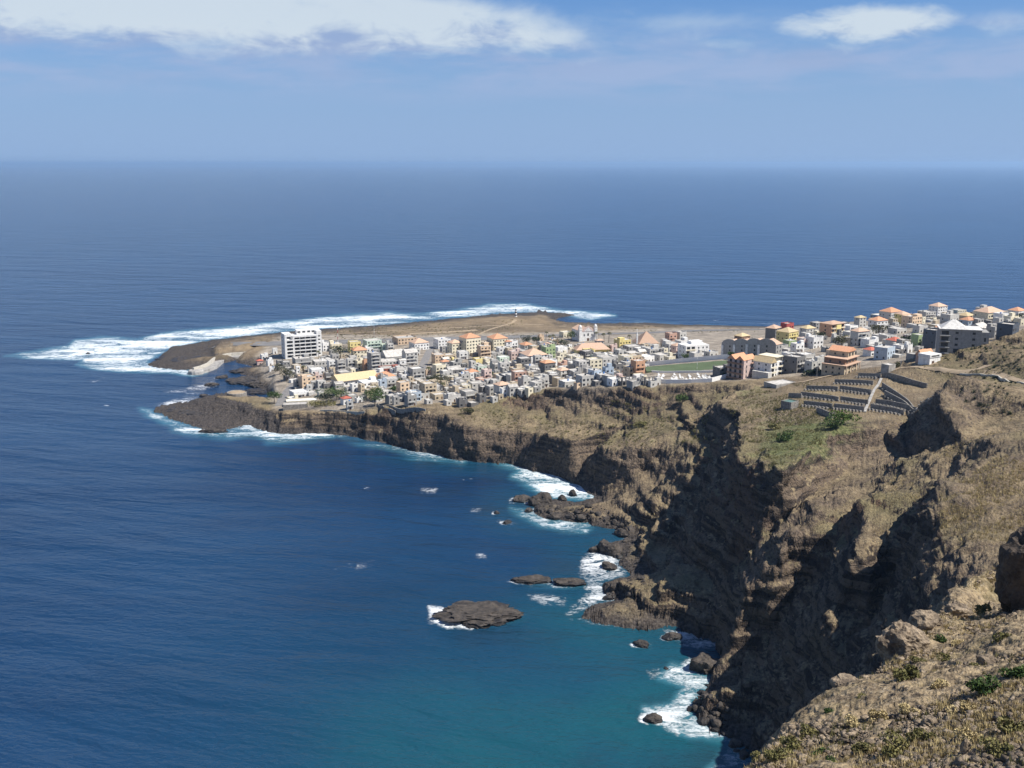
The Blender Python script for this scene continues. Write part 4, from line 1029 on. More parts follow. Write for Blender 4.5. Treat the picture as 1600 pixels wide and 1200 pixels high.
def church():
    r = slab_building('church', 'church', 'white village church with pink gable between two small bell towers', 912, 533, 16, 24, 10, 20, None)
    m = MB(); m.box(-6.5, 6.5, -12, 12, -3, 10)
    link('wall', m.mesh('wall', WM['white']), r)
    g = MB(); g.poly([(-6.5, -12.2, 10.002), (6.5, -12.2, 10.002), (3.4, -12.2, 13.6), (0, -12.2, 15.5), (-3.4, -12.2, 13.6), (-6.5, -11.7, 10.002), (6.5, -11.7, 10.002), (3.4, -11.7, 13.6), (0, -11.7, 15.5), (-3.4, -11.7, 13.6)],
                 [(0, 1, 2, 3, 4), (9, 8, 7, 6, 5), (0, 4, 9, 5), (4, 3, 8, 9), (3, 2, 7, 8), (2, 1, 6, 7), (1, 0, 5, 6)])
    link('gable', g.mesh('gable', WM['pink']), r)
    g2 = MB(); g2.poly([(-4.3, -12.35, 10.3), (4.3, -12.35, 10.3), (0, -12.35, 13.9), (-4.3, -12.25, 10.3), (4.3, -12.25, 10.3), (0, -12.25, 13.9)], [(0, 1, 2), (5, 4, 3), (0, 2, 5, 3), (2, 1, 4, 5), (1, 0, 3, 4)])
    link('pediment', g2.mesh('pediment', WM['white']), r)
    rf = MB(); rf.prism(-6.8, 6.8, -11.6, 12.2, 10.01, 13.4, 'y'); link('roof', rf.mesh('roof', TILE['p']), r)
    for sx in (-1, 1):
        t = MB(); t.box(sx * 7.9 - 1.4, sx * 7.9 + 1.4, -12.6, -9.6, -3, 11.6); t.box(sx * 7.9 - 1.6, sx * 7.9 + 1.6, -12.8, -9.4, 11.602, 12.0)
        for a in (-1.05, 1.05):
            for b in (-1.05, 1.05): t.box(sx * 7.9 + a - .28, sx * 7.9 + a + .28, -11.1 + b - .28, -11.1 + b + .28, 12.002, 14.4)
        t.lathe([(1.6, 14.402), (1.5, 14.8), (1.35, 15.4), (.9, 16.0), (.25, 16.4), (.12, 17.0)], 10, sx * 7.9, -11.1)
        link('bell_tower', t.mesh('bell_tower', WM['white']), r)
    d = link('door', DOORM, r); d.location = (0, -12, 1.8); d.scale = (2.4, 1, 3.6)
    for xx in (0,): put_window(r, xx, -12, 7.0, 1.5, 2.4, False)
    for xx in (-4, 4): put_window(r, xx, -12, 6.6, 1.2, 2.0, False)
    for yy in (-6, 0, 6): put_window(r, -6.5, yy, 6.4, 1.3, 2.2, True)


def long_hall():
    r = slab_building('school_hall', 'hall', 'long yellow hall under a wide peach tiled roof in front of the church', 925, 555, 28, 11, 5, 10, None)
    m = MB(); m.box(-14, 14, -5.5, 5.5, -3, 5.2); link('wall', m.mesh('wall', WM['yellow']), r)
    rf = MB(); rf.hip(-15, 15, -6.5, 6.5, 5.21, 10.2); link('roof', rf.mesh('roof', TILE['p']), r)
    for i in range(8): put_window(r, -12.2 + i * 3.5, -5.5, 2.6, 1.5, 1.6, False)


def tan_hall():
    r = slab_building('market_hall', 'hall', 'long low hall with a broad tan roof and white walls near the western cliff', 552, 602, 34, 16, 5, 33, None)
    m = MB(); m.box(-16, 16, -7.5, 7.5, -3, 5.0); link('wall', m.mesh('wall', WM['white']), r)
    rf = MB(); rf.prism(-17, 17, -8.6, 8.6, 5.01, 9.2, 'x'); link('roof', rf.mesh('roof', TILE['n']), r)
    for i in range(8): put_window(r, -14 + i * 4, -7.5, 2.6, 1.8, 1.4, False)
    for yy in (-4, 0, 4): put_window(r, -16, yy, 2.6, 1.6, 1.4, True)


def pyramid_church():
    r = slab_building('chapel', 'chapel', 'chapel with a steep peach pyramid roof and slim white spire beside it', 1010, 545, 18, 16, 5, 14, None)
    m = MB(); m.box(-9, 9, -8, 8, -3, 5); m.box(-7.5, 7.5, -9.6, -8.002, -3, 4); link('wall', m.mesh('wall', WM['cream']), r)
    rf = MB(); rf.poly([(-9.6, -8.6, 5.01), (9.6, -8.6, 5.01), (9.6, 8.6, 5.01), (-9.6, 8.6, 5.01), (0, -1.5, 15.2)], [(3, 2, 1, 0), (0, 1, 4), (1, 2, 4), (2, 3, 4), (3, 0, 4)]); link('roof', rf.mesh('roof', TILE['p']), r)
    s = MB(); s.box(-10.6, -9.3, -6, -4.7, -3, 13); s.lathe([(.5, 13.002), (.1, 16.5)], 6, -9.95, -5.35); s.box(-10.05, -9.85, -5.42, -5.28, 16.4, 18.2); s.box(-10.5, -9.4, -5.42, -5.28, 17.2, 17.4)
    link('spire', s.mesh('spire', WM['white']), r)
    for i in range(5): put_window(r, -6 + i * 3, -9.6, 2.0, 1.2, 1.6, False)


def white_block():
    r = slab_building('apartment_block', 'building', 'white three storey apartment block with cream balconies behind the sports ground', 1085, 558, 21, 13, 11, 20, None)
    m = MB(); m.box(-10.5, 10.5, -6.5, 6.5, -3, 10.8); m.box(-2, 8, 0, 6.3, 10.802, 13); link('wall', m.mesh('wall', WM['white']), r)
    rf = MB(); rf.box(-10.3, 10.3, -6.3, -.1, 10.81, 10.9); link('roof', rf.mesh('roof', TILE['w']), r)
    for k in range(3):
        z0 = .3 + k * 3.4
        for i in range(2):
            b = MB(); xa = -10 + i * 4.2; b.box(xa, xa + 3.9, -8, -6.502, z0, z0 + .2); b.box(xa, xa + 3.9, -8, -7.85, z0 + .202, z0 + 1.0); link('balcony', b.mesh('balcony', WM['cream']), r)
            put_window(r, xa + 1.95, -6.5, z0 + 1.9, 3.0, 1.9, False)
        for xx in (1, 5, 8.5): put_window(r, xx, -6.5, z0 + 1.7, 1.2, 1.3, False)
        for yy in (-3, 2.5): put_window(r, -10.5, yy, z0 + 1.7, 1.1, 1.2, True)


def arched_units():
    x, y, z = hit(1168, 557)
    for i, (u, v) in enumerate([(1144, 556), (1163, 556.5), (1183, 557), (1202, 558)]):
        x, y, z = hit(u, v); r = link('terraced_house', None); D = 15; W = 8.6; yaw = R(48); cy = y + 6
        r.location = (x + 1.5, cy, hgt(x, cy) - .3); r.rotation_euler = (0, 0, yaw)
        FOOT.append((x, cy, 9))
        tag(r, ['bare grey terraced block with arched gable, first of four from the sports ground', 'bare grey terraced block with arched gable, second of four from the sports ground', 'bare grey terraced block with arched gable, third of four from the sports ground', 'bare grey terraced block with arched gable, last of four beside the yellow house'][i], 'house', 'row of four arched grey blocks')
        m = MB(); n = 10
        pr = [(-7.0, -4), (7.0, -4)] + [(7.0 * math.cos(math.pi * k / n), 9.0 + 4.2 * math.sin(math.pi * k / n)) for k in range(n + 1)]
        a = [(-4.3, p[0], p[1]) for p in pr]; b = [(-3.9, p[0], p[1]) for p in pr]; k_ = len(pr)
        m.poly(a + b, [tuple(range(k_))[::-1], tuple(range(k_, 2 * k_))] + [(j, (j + 1) % k_, k_ + (j + 1) % k_, k_ + j) for j in range(k_)])
        m.box(-3.898, 4.3, -7.0, 7.0, -4, 9.6)
        link('wall', m.mesh('wall', WM['grey']), r)
        rf = MB(); rf.prism(-3.895, 4.7, -7.4, 7.4, 9.61, 12.6, 'x'); link('roof', rf.mesh('roof', TILE['p']), r)
        for k in range(3):
            for xx in (-2.2, 2.0): put_window(r, xx, -7, 1.6 + k * 3.0, 1.3, 1.5, False)
            put_window(r, -4.3, 0, 1.8 + k * 3.0, 1.2, 1.4, True)
        p = MB(); p.box(-4.9, -4.302, 5.2, 6.9, -4, 8.2); link('chimney_stack', p.mesh('chimney_stack', WM['white']), r)


def pink_apartments():
    r = slab_building('apartment_house', 'building', 'pink four storey apartment house with orange gable roofs at the cliff edge', 1160, 591, 13, 12, 13, 42, None)
    m = MB(); m.box(-6, 6, -6, 6, -5, 12); link('wall', m.mesh('wall', WM['pink']), r)
    for yy0 in (-6.3, .1):
        rf = MB(); rf.prism(-6.4, 6.4, yy0, yy0 + 6.2, 12.01, 14.6, 'x'); link('roof', rf.mesh('roof', TILE['o']), r)
    for k in range(4):
        z0 = .1 + k * 3.1
        b = MB(); b.box(-7.6, -6.002, -5.6, 5.6, z0, z0 + .2); b.box(-7.6, -7.45, -5.6, 5.6, z0 + .202, z0 + 1.0); link('balcony', b.mesh('balcony', WM['brown']), r)
        for yy in (-3.6, 0, 3.6): put_window(r, -6, yy, z0 + 1.7, 1.6, 1.9, True)
        b = MB(); b.box(1, 5.6, -7.2, -6.002, z0, z0 + .2); b.box(1, 5.6, -7.2, -7.06, z0 + .202, z0 + 1.0); link('balcony', b.mesh('balcony', WM['salmon']), r)
        put_window(r, 3.3, -6, z0 + 1.7, 2.4, 1.9, False); put_window(r, -3, -6, z0 + 1.7, 1.1, 1.4, False)


def cream_apartments():
    r = slab_building('apartment_house', 'building', 'white and cream apartment house with tan roof beside the pink apartments', 1203, 588, 15, 14, 12, 42, None)
    m = MB(); m.box(-7, 7, -6.5, 6.5, -5, 9.5); link('wall', m.mesh('wall', WM['white']), r)
    rf = MB(); rf.prism(-7.4, -1, -6.9, 6.9, 9.51, 12.4, 'y'); link('roof', rf.mesh('roof', TILE['n']), r)
    s = MB(); s.box(-11, -7.002, -7.5, 4, -5, 4.2); link('annex', s.mesh('annex', WM['light']), r)
    t = MB(); t.box(-.98, 6.98, -5, 6.4, 9.502, 12.2); t.box(-1.4, 7.4, -6.6, 6.8, 12.202, 12.5); link('top_floor', t.mesh('top_floor', WM['cream']), r)
    for k in range(3):
        z0 = .1 + k * 3.1
        for xa in (-6.4, 1.2):
            b = MB(); b.box(xa, xa + 3.6, -7.8, -6.502, z0, z0 + .2); b.box(xa, xa + 3.6, -7.8, -7.65, z0 + .202, z0 + 1.0); link('balcony', b.mesh('balcony', WM['cream']), r)
            put_window(r, xa + 1.8, -6.5, z0 + 1.7, 2.3, 1.9, False)
        put_window(r, -1.4, -6.5, z0 + 1.7, 1.0, 1.2, False); put_window(r, 5.8, -6.5, z0 + 1.7, 1.0, 1.2, False)
        for yy in (-3, 2): put_window(r, -7, yy, z0 + 1.8, 1.0, 1.1, True)


def brown_villa():
    r = slab_building('villa', 'building', 'large brown stepped villa with orange roof edges above the stone pens', 1316, 583, 20, 15, 13, 48, None)
    m = MB(); m.box(-9.5, 9.5, -7, 7, -5, 6.2); link('wall', m.mesh('wall', WM['tan']), r)
    m = MB(); m.box(-7, 9.3, -6, 6.8, 6.202, 9.6); link('middle_floor', m.mesh('middle_floor', WM['brown']), r)
    m = MB(); m.box(-1, 8.5, -5, 6.6, 9.602, 13.2); link('top_floor', m.mesh('top_floor', WM['tan']), r)
    rf = MB(); rf.prism(-1.6, 9.1, -5.7, 7.2, 13.21, 15.6, 'y'); link('roof', rf.mesh('roof', TILE['o']), r)
    for (x0, x1, y0, y1, z) in ((-10.2, 10.2, -8.4, -6.002, 6.21), (-10.2, -7.1, -5.9, 6.9, 6.21), (-7.6, 9.9, -7.4, -5.002, 9.61), (-7.6, -1.1, -4.9, 6.9, 9.61)):
        rf = MB(); rf.box(x0, x1, y0, y1, z, z + .35); link('eave', rf.mesh('eave', TILE['p']), r)
    for k, (zc, x0, yf) in enumerate(((1.5, -8, -7), (4.4, -8, -7), (7.9, -5, -6), (11.3, 0, -5))):
        for i in range(4 if k < 3 else 3): put_window(r, x0 + 1.2 + i * 4.1, yf, zc, 2.2, 1.8, False)
    for zc, xw, ys in ((1.6, -9.5, (-4, 0, 4)), (4.5, -9.5, (-4, 0, 4)), (7.9, -7, (-3, 3)), (11.4, -1, (-2, 3))):
        for yy in ys: put_window(r, xw, yy, zc, 1.1, 1.2, True)
    p = MB()
    for xx in (-9.2, -2, 4, 9.2): p.box(xx - .2, xx + .2, -8.3, -7.9, -5, 6.2)
    link('porch_column', p.mesh('porch_column', WM['peach']), r)


def yellow_block():
    r = slab_building('apartment_house', 'building', 'orange and bright yellow four storey house standing alone on the eastern rise', 1302, 526, 17, 13, 12, 34, None)
    m = MB(); m.box(-8, 8, -6, 6, -4, 11.5); link('wall', m.mesh('wall', WM['orange']), r)
    m = MB(); m.box(-2.6, 3.2, -6.9, -6.002, 0.5, 11.2); link('bay', m.mesh('bay', WM['yellow']), r)
    rf = MB(); rf.hip(-8.7, 8.7, -7.4, 6.7, 11.51, 13.4); link('roof', rf.mesh('roof', TILE['p']), r)
    b = MB(); b.box(-8.6, 8.8, -7.8, -6.903, .0, .45); link('terrace', b.mesh('terrace', WM['cream']), r)
    for k in range(3):
        z0 = 1.0 + k * 3.3
        for xa in (-7.6, 3.6):
            b = MB(); b.box(xa, xa + 4.2, -7.3, -6.002, z0 + .1, z0 + .3); b.box(xa, xa + 4.2, -7.3, -7.15, z0 + .302, z0 + 1.1); link('balcony', b.mesh('balcony', WM['cream']), r)
            put_window(r, xa + 2.1, -6, z0 + 1.9, 3.0, 2.0, False)
        put_window(r, -8, 0, z0 + 1.8, 1.4, 1.4, True)


def grey_block():
    r = slab_building('apartment_block', 'building', 'big unfinished grey block with pale pyramid roof below the eastern hillside', 1505, 545, 25, 15, 13, -16, None)
    m = MB(); m.box(-11, 11, -7, 7, -5, 14); m.box(11.002, 15, -6.4, 6, -5, 13); link('wall', m.mesh('wall', WM['grey']), r)
    rf = MB(); rf.box(-11.5, 11.5, -7.6, 7.4, 14.01, 14.4); rf.hip(-10.5, 4, -6.5, 6.5, 14.402, 19); link('roof', rf.mesh('roof', TILE['w']), r)
    for k in range(4):
        b = MB(); b.box(-11, -5.5, -8.6, -7.002, .2 + k * 3.4, .5 + k * 3.4); link('balcony', b.mesh('balcony', WM['grey']), r)
        put_window(r, -8.2, -7, 1.9 + k * 3.4, 3.8, 2.2, False)
        for xx in (-2, 7): put_window(r, xx, -7, 2.0 + k * 3.4, 2.6 if k == 0 else 1.6, 1.3 if k else 2.2, False)
        if k < 3: put_window(r, 13, -6.4, 2.0 + k * 3.4, 1.0, 2.2, False)


def roadside_house():
    r = slab_building('roadside_house', 'house', 'small white house with one dark doorway and orange roof beside the dirt road', 1456, 569, 12, 8, 6, 30, None)
    m = MB(); m.box(-4.5, 4.5, -3.5, 4, -3, 4.6); link('wall', m.mesh('wall', WM['white']), r)
    m = MB(); m.box(-4.8, 4.8, -3.8, 4.2, 4.602, 6.2); link('parapet', m.mesh('parapet', WM['white']), r)
    rf = MB(); rf.prism(-1, 9.5, 4.3, 9.5, 4.2, 7.2, 'x'); link('roof', rf.mesh('roof', TILE['o']), r)
    a = MB(); a.box(-.5, 9, 4.302, 9, -3, 4.19); link('annex', a.mesh('annex', WM['salmon']), r)
    d = link('door', DOORM, r); d.location = (-1.6, -3.5, 1.3); d.scale = (2.0, 1, 2.6)
    put_window(r, -.3, -3.8, 5.4, 6.5, .6, False)


for f in (hotel, church, long_hall, tan_hall, pyramid_church, white_block, arched_units, pink_apartments, cream_apartments, brown_villa, yellow_block, grey_block, roadside_house): f()

# ---- streets and open ground that the filler houses keep clear of
def drape(name, pts, width, mat, lift=.18, kind='structure', px=True, step=3.0):
    P = [np.array(hit(*p)[:2]) if px else np.array(p[:2], float) for p in pts]
    Q = []
    for a, b in zip(P, P[1:]):
        n = max(1, int(np.linalg.norm(b - a) / step)); Q += [a + (b - a) * i / n for i in range(n)]
    Q.append(P[-1]); Q = np.array(Q); V = []; Fq = []; M_ = 4
    for i, q in enumerate(Q):
        d = Q[min(i + 1, len(Q) - 1)] - Q[max(i - 1, 0)]; d /= np.linalg.norm(d) + 1e-9; n_ = np.array([-d[1], d[0]])
        for k in range(M_ + 1):
            p = q + n_ * width * (k / M_ - .5); V.append((p[0], p[1], hgt(p[0], p[1]) + lift))
    for i in range(len(Q) - 1):
        for k in range(M_): a = i * (M_ + 1) + k; Fq.append((a, a + M_ + 1, a + M_ + 2, a + 1))
    o = link(name, np_mesh(name, np.array(V), np.array(Fq), mat, True)); tag(o, kind=kind)
    return Q


STREETS = []
STREETS.append((drape('village_street', [(655, 585), (661, 570), (668, 555), (674, 540), (678, 533)], 7, M_COBBLE), 6.5))
STREETS.append((drape('harbour_street', [(437, 634), (442, 622), (450, 610), (462, 598)], 7, M_COBBLE), 5))
drape('runway', [(336, 541), (420, 537), (620, 532), (810, 526.5), (1000, 520.5), (1195, 514.5)], 26, M_RUNWAY, .2, step=12)
drape('dirt_road', [(1384, 583), (1405, 576), (1440, 575), (1480, 579.5), (1517, 582.5), (1560, 587), (1600, 598), (1660, 616)], 4.2, M_DIRT, .45)
drape('dirt_track', [(1545, 571), (1530, 577), (1505, 581)], 5, M_DIRT, .35)
drape('dirt_yard', [(1462, 566), (1440, 570), (1418, 573)], 11, M_DIRT, .3)
drape('footpath', [(1225, 600), (1255, 597), (1290, 589), (1320, 583)], 2.6, M_DIRT, .3)


drape('dirt_track', [(470, 524), (600, 518), (720, 512), (860, 507), (1000, 512), (1150, 514)], 4, M_DIRT, .2, step=10)
drape('dirt_track', [(806, 500), (790, 508), (760, 517), (740, 527)], 3.5, M_DIRT, .2, step=8)
drape('dirt_track', [(640, 522), (700, 519), (745, 516)], 9, M_DIRT, .16, step=8)


def sports_ground():
    m = MB(); n = len(PITCH_POLY)
    ins = [(x, y) for x, y in PITCH_POLY]
    m.poly([(x, y, PITCH_Z) for x, y in ins] + [(x, y, PITCH_Z - 3) for x, y in ins], [tuple(range(n))] + [(i, (i + 1) % n, n + (i + 1) % n, n + i) for i in range(n)])
    bm = bmesh.new(); me = m.mesh('football_pitch', M_FIELD); bm.from_mesh(me); bmesh.ops.recalc_face_normals(bm, faces=bm.faces); bm.to_mesh(me); bm.free()
    tag(link('football_pitch', me), kind='structure')
    cx, cy = np.mean([q[0] for q in ins]), np.mean([q[1] for q in ins])
    FOOT.append((cx, cy, 30))
    for q in ins: FOOT.append((.6 * q[0] + .4 * cx, .6 * q[1] + .4 * cy, 18))


sports_ground()


def wall_run(name, pts, h, th, mat, label, cat='wall', group=None, lift=0.0, px=True, cap=None):
    P = [np.array(hit(*p)[:2]) if px else np.array(p[:2]) for p in pts]; m = MB(); cm = MB()
    Q = []
    for a, b in zip(P, P[1:]):
        n = max(1, int(np.linalg.norm(b - a) / 4)); Q += [a + (b - a) * i / n for i in range(n)]
    Q.append(P[-1])
    sec = []; sc2 = []
    for i, q in enumerate(Q):
        d = Q[min(i + 1, len(Q) - 1)] - Q[max(i - 1, 0)]; d = d / (np.linalg.norm(d) + 1e-9); n_ = np.array([-d[1], d[0]]) * th / 2
        g = hgt(*q) + lift
        sec.append([(q[0] - n_[0], q[1] - n_[1], g - 2), (q[0] + n_[0], q[1] + n_[1], g - 2), (q[0] + n_[0], q[1] + n_[1], g + h), (q[0] - n_[0], q[1] - n_[1], g + h)])
        n2 = n_ * 1.25
        sc2.append([(q[0] - n2[0], q[1] - n2[1], g + h + .003), (q[0] + n2[0], q[1] + n2[1], g + h + .003), (q[0] + n2[0], q[1] + n2[1], g + h + .22), (q[0] - n2[0], q[1] - n2[1], g + h + .22)])
    def strip(M_, S):
        b = len(M_.v)
        for s in S: M_.v += s
        for i in range(len(S) - 1):
            for k in range(4): M_.f.append((b + i * 4 + k, b + i * 4 + (k + 1) % 4, b + i * 4 + 4 + (k + 1) % 4, b + i * 4 + 4 + k))
        M_.f.append((b, b + 3, b + 2, b + 1)); e = b + (len(S) - 1) * 4; M_.f.append((e, e + 1, e + 2, e + 3))
    strip(m, sec)
    o = link(name, m.mesh(name, mat)); tag(o, label, cat, group)
    if cap: strip(cm, sc2); link('coping', cm.mesh('coping', cap), o)
    return o, Q


wall_run('pitch_wall', [(1010, 571), (1060, 567), (1100, 563.5), (1148, 559.5)], 3.2, .4, M_WHITE, 'long white boundary wall along the far side of the green pitch')
wall_run('pitch_wall', [(1018, 582), (1060, 582.5), (1114, 582)], 1.3, .4, M_WHITE, 'white boundary wall along the near side of the green pitch')
wall_run('cemetery_wall', [(1012, 598), (1040, 599), (1080, 599), (1112, 597)], 2.4, .4, M_WHITE, 'white wall of the little cemetery on the cliff edge')
wall_run('cemetery_wall', [(1112, 597), (1124, 594), (1142, 589)], 2.6, .4, M_WHITE, 'white wall running from the cemetery to the pink apartments')
# the little cemetery: white tombs
tm = []
for i in range(46):
    u = random.uniform(1018, 1110); v = random.uniform(586, 597.5); x, y, z = hit(u, v); tm.append((x, y))
mm = MB(); mm.box(-.6, .6, -1.1, 1.1, -.6, .55); mm.box(-.6, .6, .9, 1.1, .552, 1.5); mm.box(-.1, .1, .95, 1.06, 1.502, 2.4); mm.box(-.4, .4, .95, 1.06, 1.9, 2.1)
TOMB = mm.mesh('tomb', M_WHITE)
for x, y in tm:
    o = link('tomb', TOMB); o.location = (x, y, hgt(x, y)); s = random.uniform(.6, 1.0); o.scale = (s * 1.2, s * 1.2, s * .8); o.rotation_euler = (0, 0, R(20 + random.uniform(-8, 8)))
    tag(o, 'white tomb with a cross in the cemetery beside the pitch', 'tomb', 'white tombs in the cliff top cemetery')
for px_ in [(1062, 591)]: FOOT.append((*hit(*px_)[:2], 24))
FOOT.append((*hit(1035, 592)[:2], 14)); FOOT.append((*hit(1095, 591)[:2], 16))

# ---- filler houses between the listed ones
def fill():
    rr = random.Random(99); n = 0
    zones = [([(470, 566), (520, 556), (600, 552), (760, 548), (860, 545), (960, 548), (1060, 548), (1075, 560), (1005, 566), (1000, 596), (880, 602), (830, 608), (770, 622), (640, 629), (590, 600), (500, 600)], 110),
             ([(1215, 540), (1300, 518), (1340, 505), (1480, 492), (1600, 492), (1600, 508), (1500, 520), (1440, 545), (1395, 560), (1340, 548), (1300, 545), (1240, 560)], 60),
             ([(1145, 545), (1215, 545), (1260, 570), (1215, 585), (1150, 570)], 8)]
    cols = ['grey'] * 13 + ['light'] * 11 + ['tan'] * 3 + ['white'] * 2 + ['cream'] * 3 + ['dark'] * 3 + ['pink', 'yellow', 'salmon', 'blue', 'mint', 'peach']
    for zone, cap in zones:
        u0, u1 = min(p[0] for p in zone), max(p[0] for p in zone); v0, v1 = min(p[1] for p in zone), max(p[1] for p in zone)
        k = 0
        for _ in range(2600):
            if k >= cap or len(HOUSES) >= 284: break
            u, v = rr.uniform(u0, u1), rr.uniform(v0, v1)
            if not pip(np.array([u]), np.array([v]), zone)[0]: continue
            x, y, z = hit(u, v)
            W = rr.uniform(5.6, 9.5); D = W * rr.uniform(.7, 1.1); rad = max(W, D) * .5
            if any((x - a) ** 2 + (y - b) ** 2 < ((rad + c) * .86) ** 2 for a, b, c in FOOT): continue
            bad = False
            for Q, wd in STREETS:
                if np.min(np.hypot(Q[:, 0] - x, Q[:, 1] - y)) < wd + rad * .6: bad = True
            if bad: continue
            fl = rr.choice([1, 1, 2, 2, 2, 3]); hh = fl * 2.9 + .3
            roof = rr.choices(['f', 'w', 'p', 'o', 'g'], [.72, .14, .04, .04, .06])[0]
            house_at(x, y, W, D, hh, rr.choice(cols), roof, R(28 + rr.uniform(-8, 8)), seed=k); k += 1


fill()


def infill():                                    # the small houses, sheds and yard walls packed between the ones above
    rr = random.Random(31); mats = ['grey', 'light', 'tan', 'white', 'cream', 'dark', 'peach']; parts = {k: MB() for k in mats}; roofm = MB(); win = MB()
    zone = [(430, 566), (520, 556), (600, 548), (760, 545), (860, 543), (960, 545), (1075, 545), (1100, 555), (1008, 566), (1003, 600), (880, 606), (830, 613), (770, 629), (720, 636), (640, 639), (590, 628), (455, 615)]
    zone2 = [(1215, 535), (1300, 514), (1340, 503), (1480, 490), (1600, 490), (1600, 508), (1500, 522), (1440, 548), (1395, 562), (1340, 550), (1300, 560), (1225, 565)]
    k = 0; spots = []
    for z_, cap in ((zone, 430), (zone2, 130)):
        c = 0
        for _ in range(9000):
            if c >= cap: break
            u, v = rr.uniform(430, 1100) if z_ is zone else rr.uniform(1215, 1600), rr.uniform(543, 635) if z_ is zone else rr.uniform(488, 566)
            if not pip(np.array([u]), np.array([v]), z_)[0]: continue
            x, y, z = hit(u, v); W = rr.uniform(3.2, 6.5); D = W * rr.uniform(.6, 1.3); rad = max(W, D) * .5
            if any((x - a) ** 2 + (y - b) ** 2 < ((rad + cc) * .66) ** 2 for a, b, cc in FOOT): continue
            if any(np.min(np.hypot(Q[:, 0] - x, Q[:, 1] - y)) < wd * .7 + rad * .6 for Q, wd in STREETS): continue
            FOOT.append((x, y, rad)); c += 1
            col = rr.choices(mats, [9, 7, 4, 2, 2, 4, 1])[0]; hh = rr.choice([2.5, 2.8, 3.0, 5.6]) if rr.random() < .8 else rr.uniform(1.2, 2.0)
            ya = R(28 + rr.uniform(-10, 10)); g = hgt(x, y); b = MB(); b.box(-W / 2, W / 2, -D / 2, D / 2, -3, hh)
            for q in ((-W / 2, W / 2, -D / 2, -D / 2 + .2), (-W / 2, W / 2, D / 2 - .2, D / 2), (-W / 2, -W / 2 + .2, -D / 2 + .2, D / 2 - .2), (W / 2 - .2, W / 2, -D / 2 + .2, D / 2 - .2)): b.box(*q, hh + .002, hh + .45)
            rf = MB(); rf.box(-W / 2 + .21, W / 2 - .21, -D / 2 + .21, D / 2 - .21, hh + .01, hh + .06)
            w = MB()
            if hh > 2.2:
                for f in range(1 if hh < 4 else 2):
                    for i in range(max(1, int(W / 2.6))):
                        xx = -W / 2 + W * (i + .5) / max(1, int(W / 2.6)); w.box(xx - .5, xx + .5, -D / 2 - .06, -D / 2 + .06, f * 2.9 + .9, f * 2.9 + 2.1)
            ca, sa = math.cos(ya), math.sin(ya)
            for src, dst in ((b, parts[col]), (rf, roofm), (w, win)):
                if src.v: dst.poly([(x + px * ca - py * sa, y + px * sa + py * ca, g + pz) for px, py, pz in src.v], src.f)
    me = bpy.data.meshes.new('houses'); V = []; Fq = []; mi = []
    for i, mb in enumerate([parts[m_] for m_ in mats] + [roofm, win]):
        b = len(V); V += mb.v; Fq += [tuple(b + j for j in f) for f in mb.f]; mi += [i] * len(mb.f)
    me.from_pydata(V, [], Fq)
    for m_ in [WM[k_] for k_ in mats] + [TILE['c'], M_GLASS]: me.materials.append(m_)
    me.polygons.foreach_set('material_index', mi); me.update()
    tag(link('houses', me), kind='stuff')


infill()

# ---- name each house by its look and by the landmark it stands near
def label_houses():
    marks = [('white hotel', 470, 560), ('harbour street', 452, 615), ('broad tan hall', 552, 602), ('straight village street', 664, 560), ('western cliff edge', 690, 628), ('orange roofed row', 745, 556), ('middle cliff edge', 800, 615),
             ('white church', 912, 533), ('eastern clifftop terrace', 930, 600), ('pyramid roofed chapel', 1010, 545), ('green pitch', 1062, 572), ('arched grey row', 1172, 556), ('pink apartments', 1165, 590), ('yellow apartment house', 1302, 526), ('brown villa', 1316, 583),
             ('skyline rank', 1400, 505), ('unfinished grey block', 1505, 545), ('far eastern skyline', 1570, 500), ('village centre', 830, 575)]
    groups = {}
    bpy.context.view_layer.update()
    for root, col, roof, fl, lab, kind in HOUSES:
        if lab: continue
        u, v = project(*[np.float64(q) for q in root.location]); u, v = float(u), float(v)
        mk = min(marks, key=lambda m: ((m[1] - u) / 1.6) ** 2 + ((m[2] - v) * 1.7) ** 2)
        side = 'in front of' if v - mk[2] > 4 else ('behind' if mk[2] - v > 4 else 'beside')
        st = {1: 'one storey', 2: 'two storey', 3: 'three storey'}.get(fl, 'tall')
        groups.setdefault((st, col, roof, side, mk[0]), []).append((u, root))
    ordw = ['first', 'second', 'third', 'fourth', 'fifth', 'sixth', 'seventh', 'eighth', 'ninth', 'tenth', 'eleventh', 'twelfth']
    for (st, col, roof, side, mk), lst in groups.items():
        lst.sort(key=lambda q: q[0])
        base = f'{st} {COLWORD[col]} {ROOFWORD[roof]} house'
        rw = ROOFWORD[roof]
        for i, (u, root) in enumerate(lst):
            o = '' if len(lst) == 1 else f', {ordw[min(i, 11)]} from left'
            root['label'] = f'{base} {side} {mk}{o}'


label_houses()
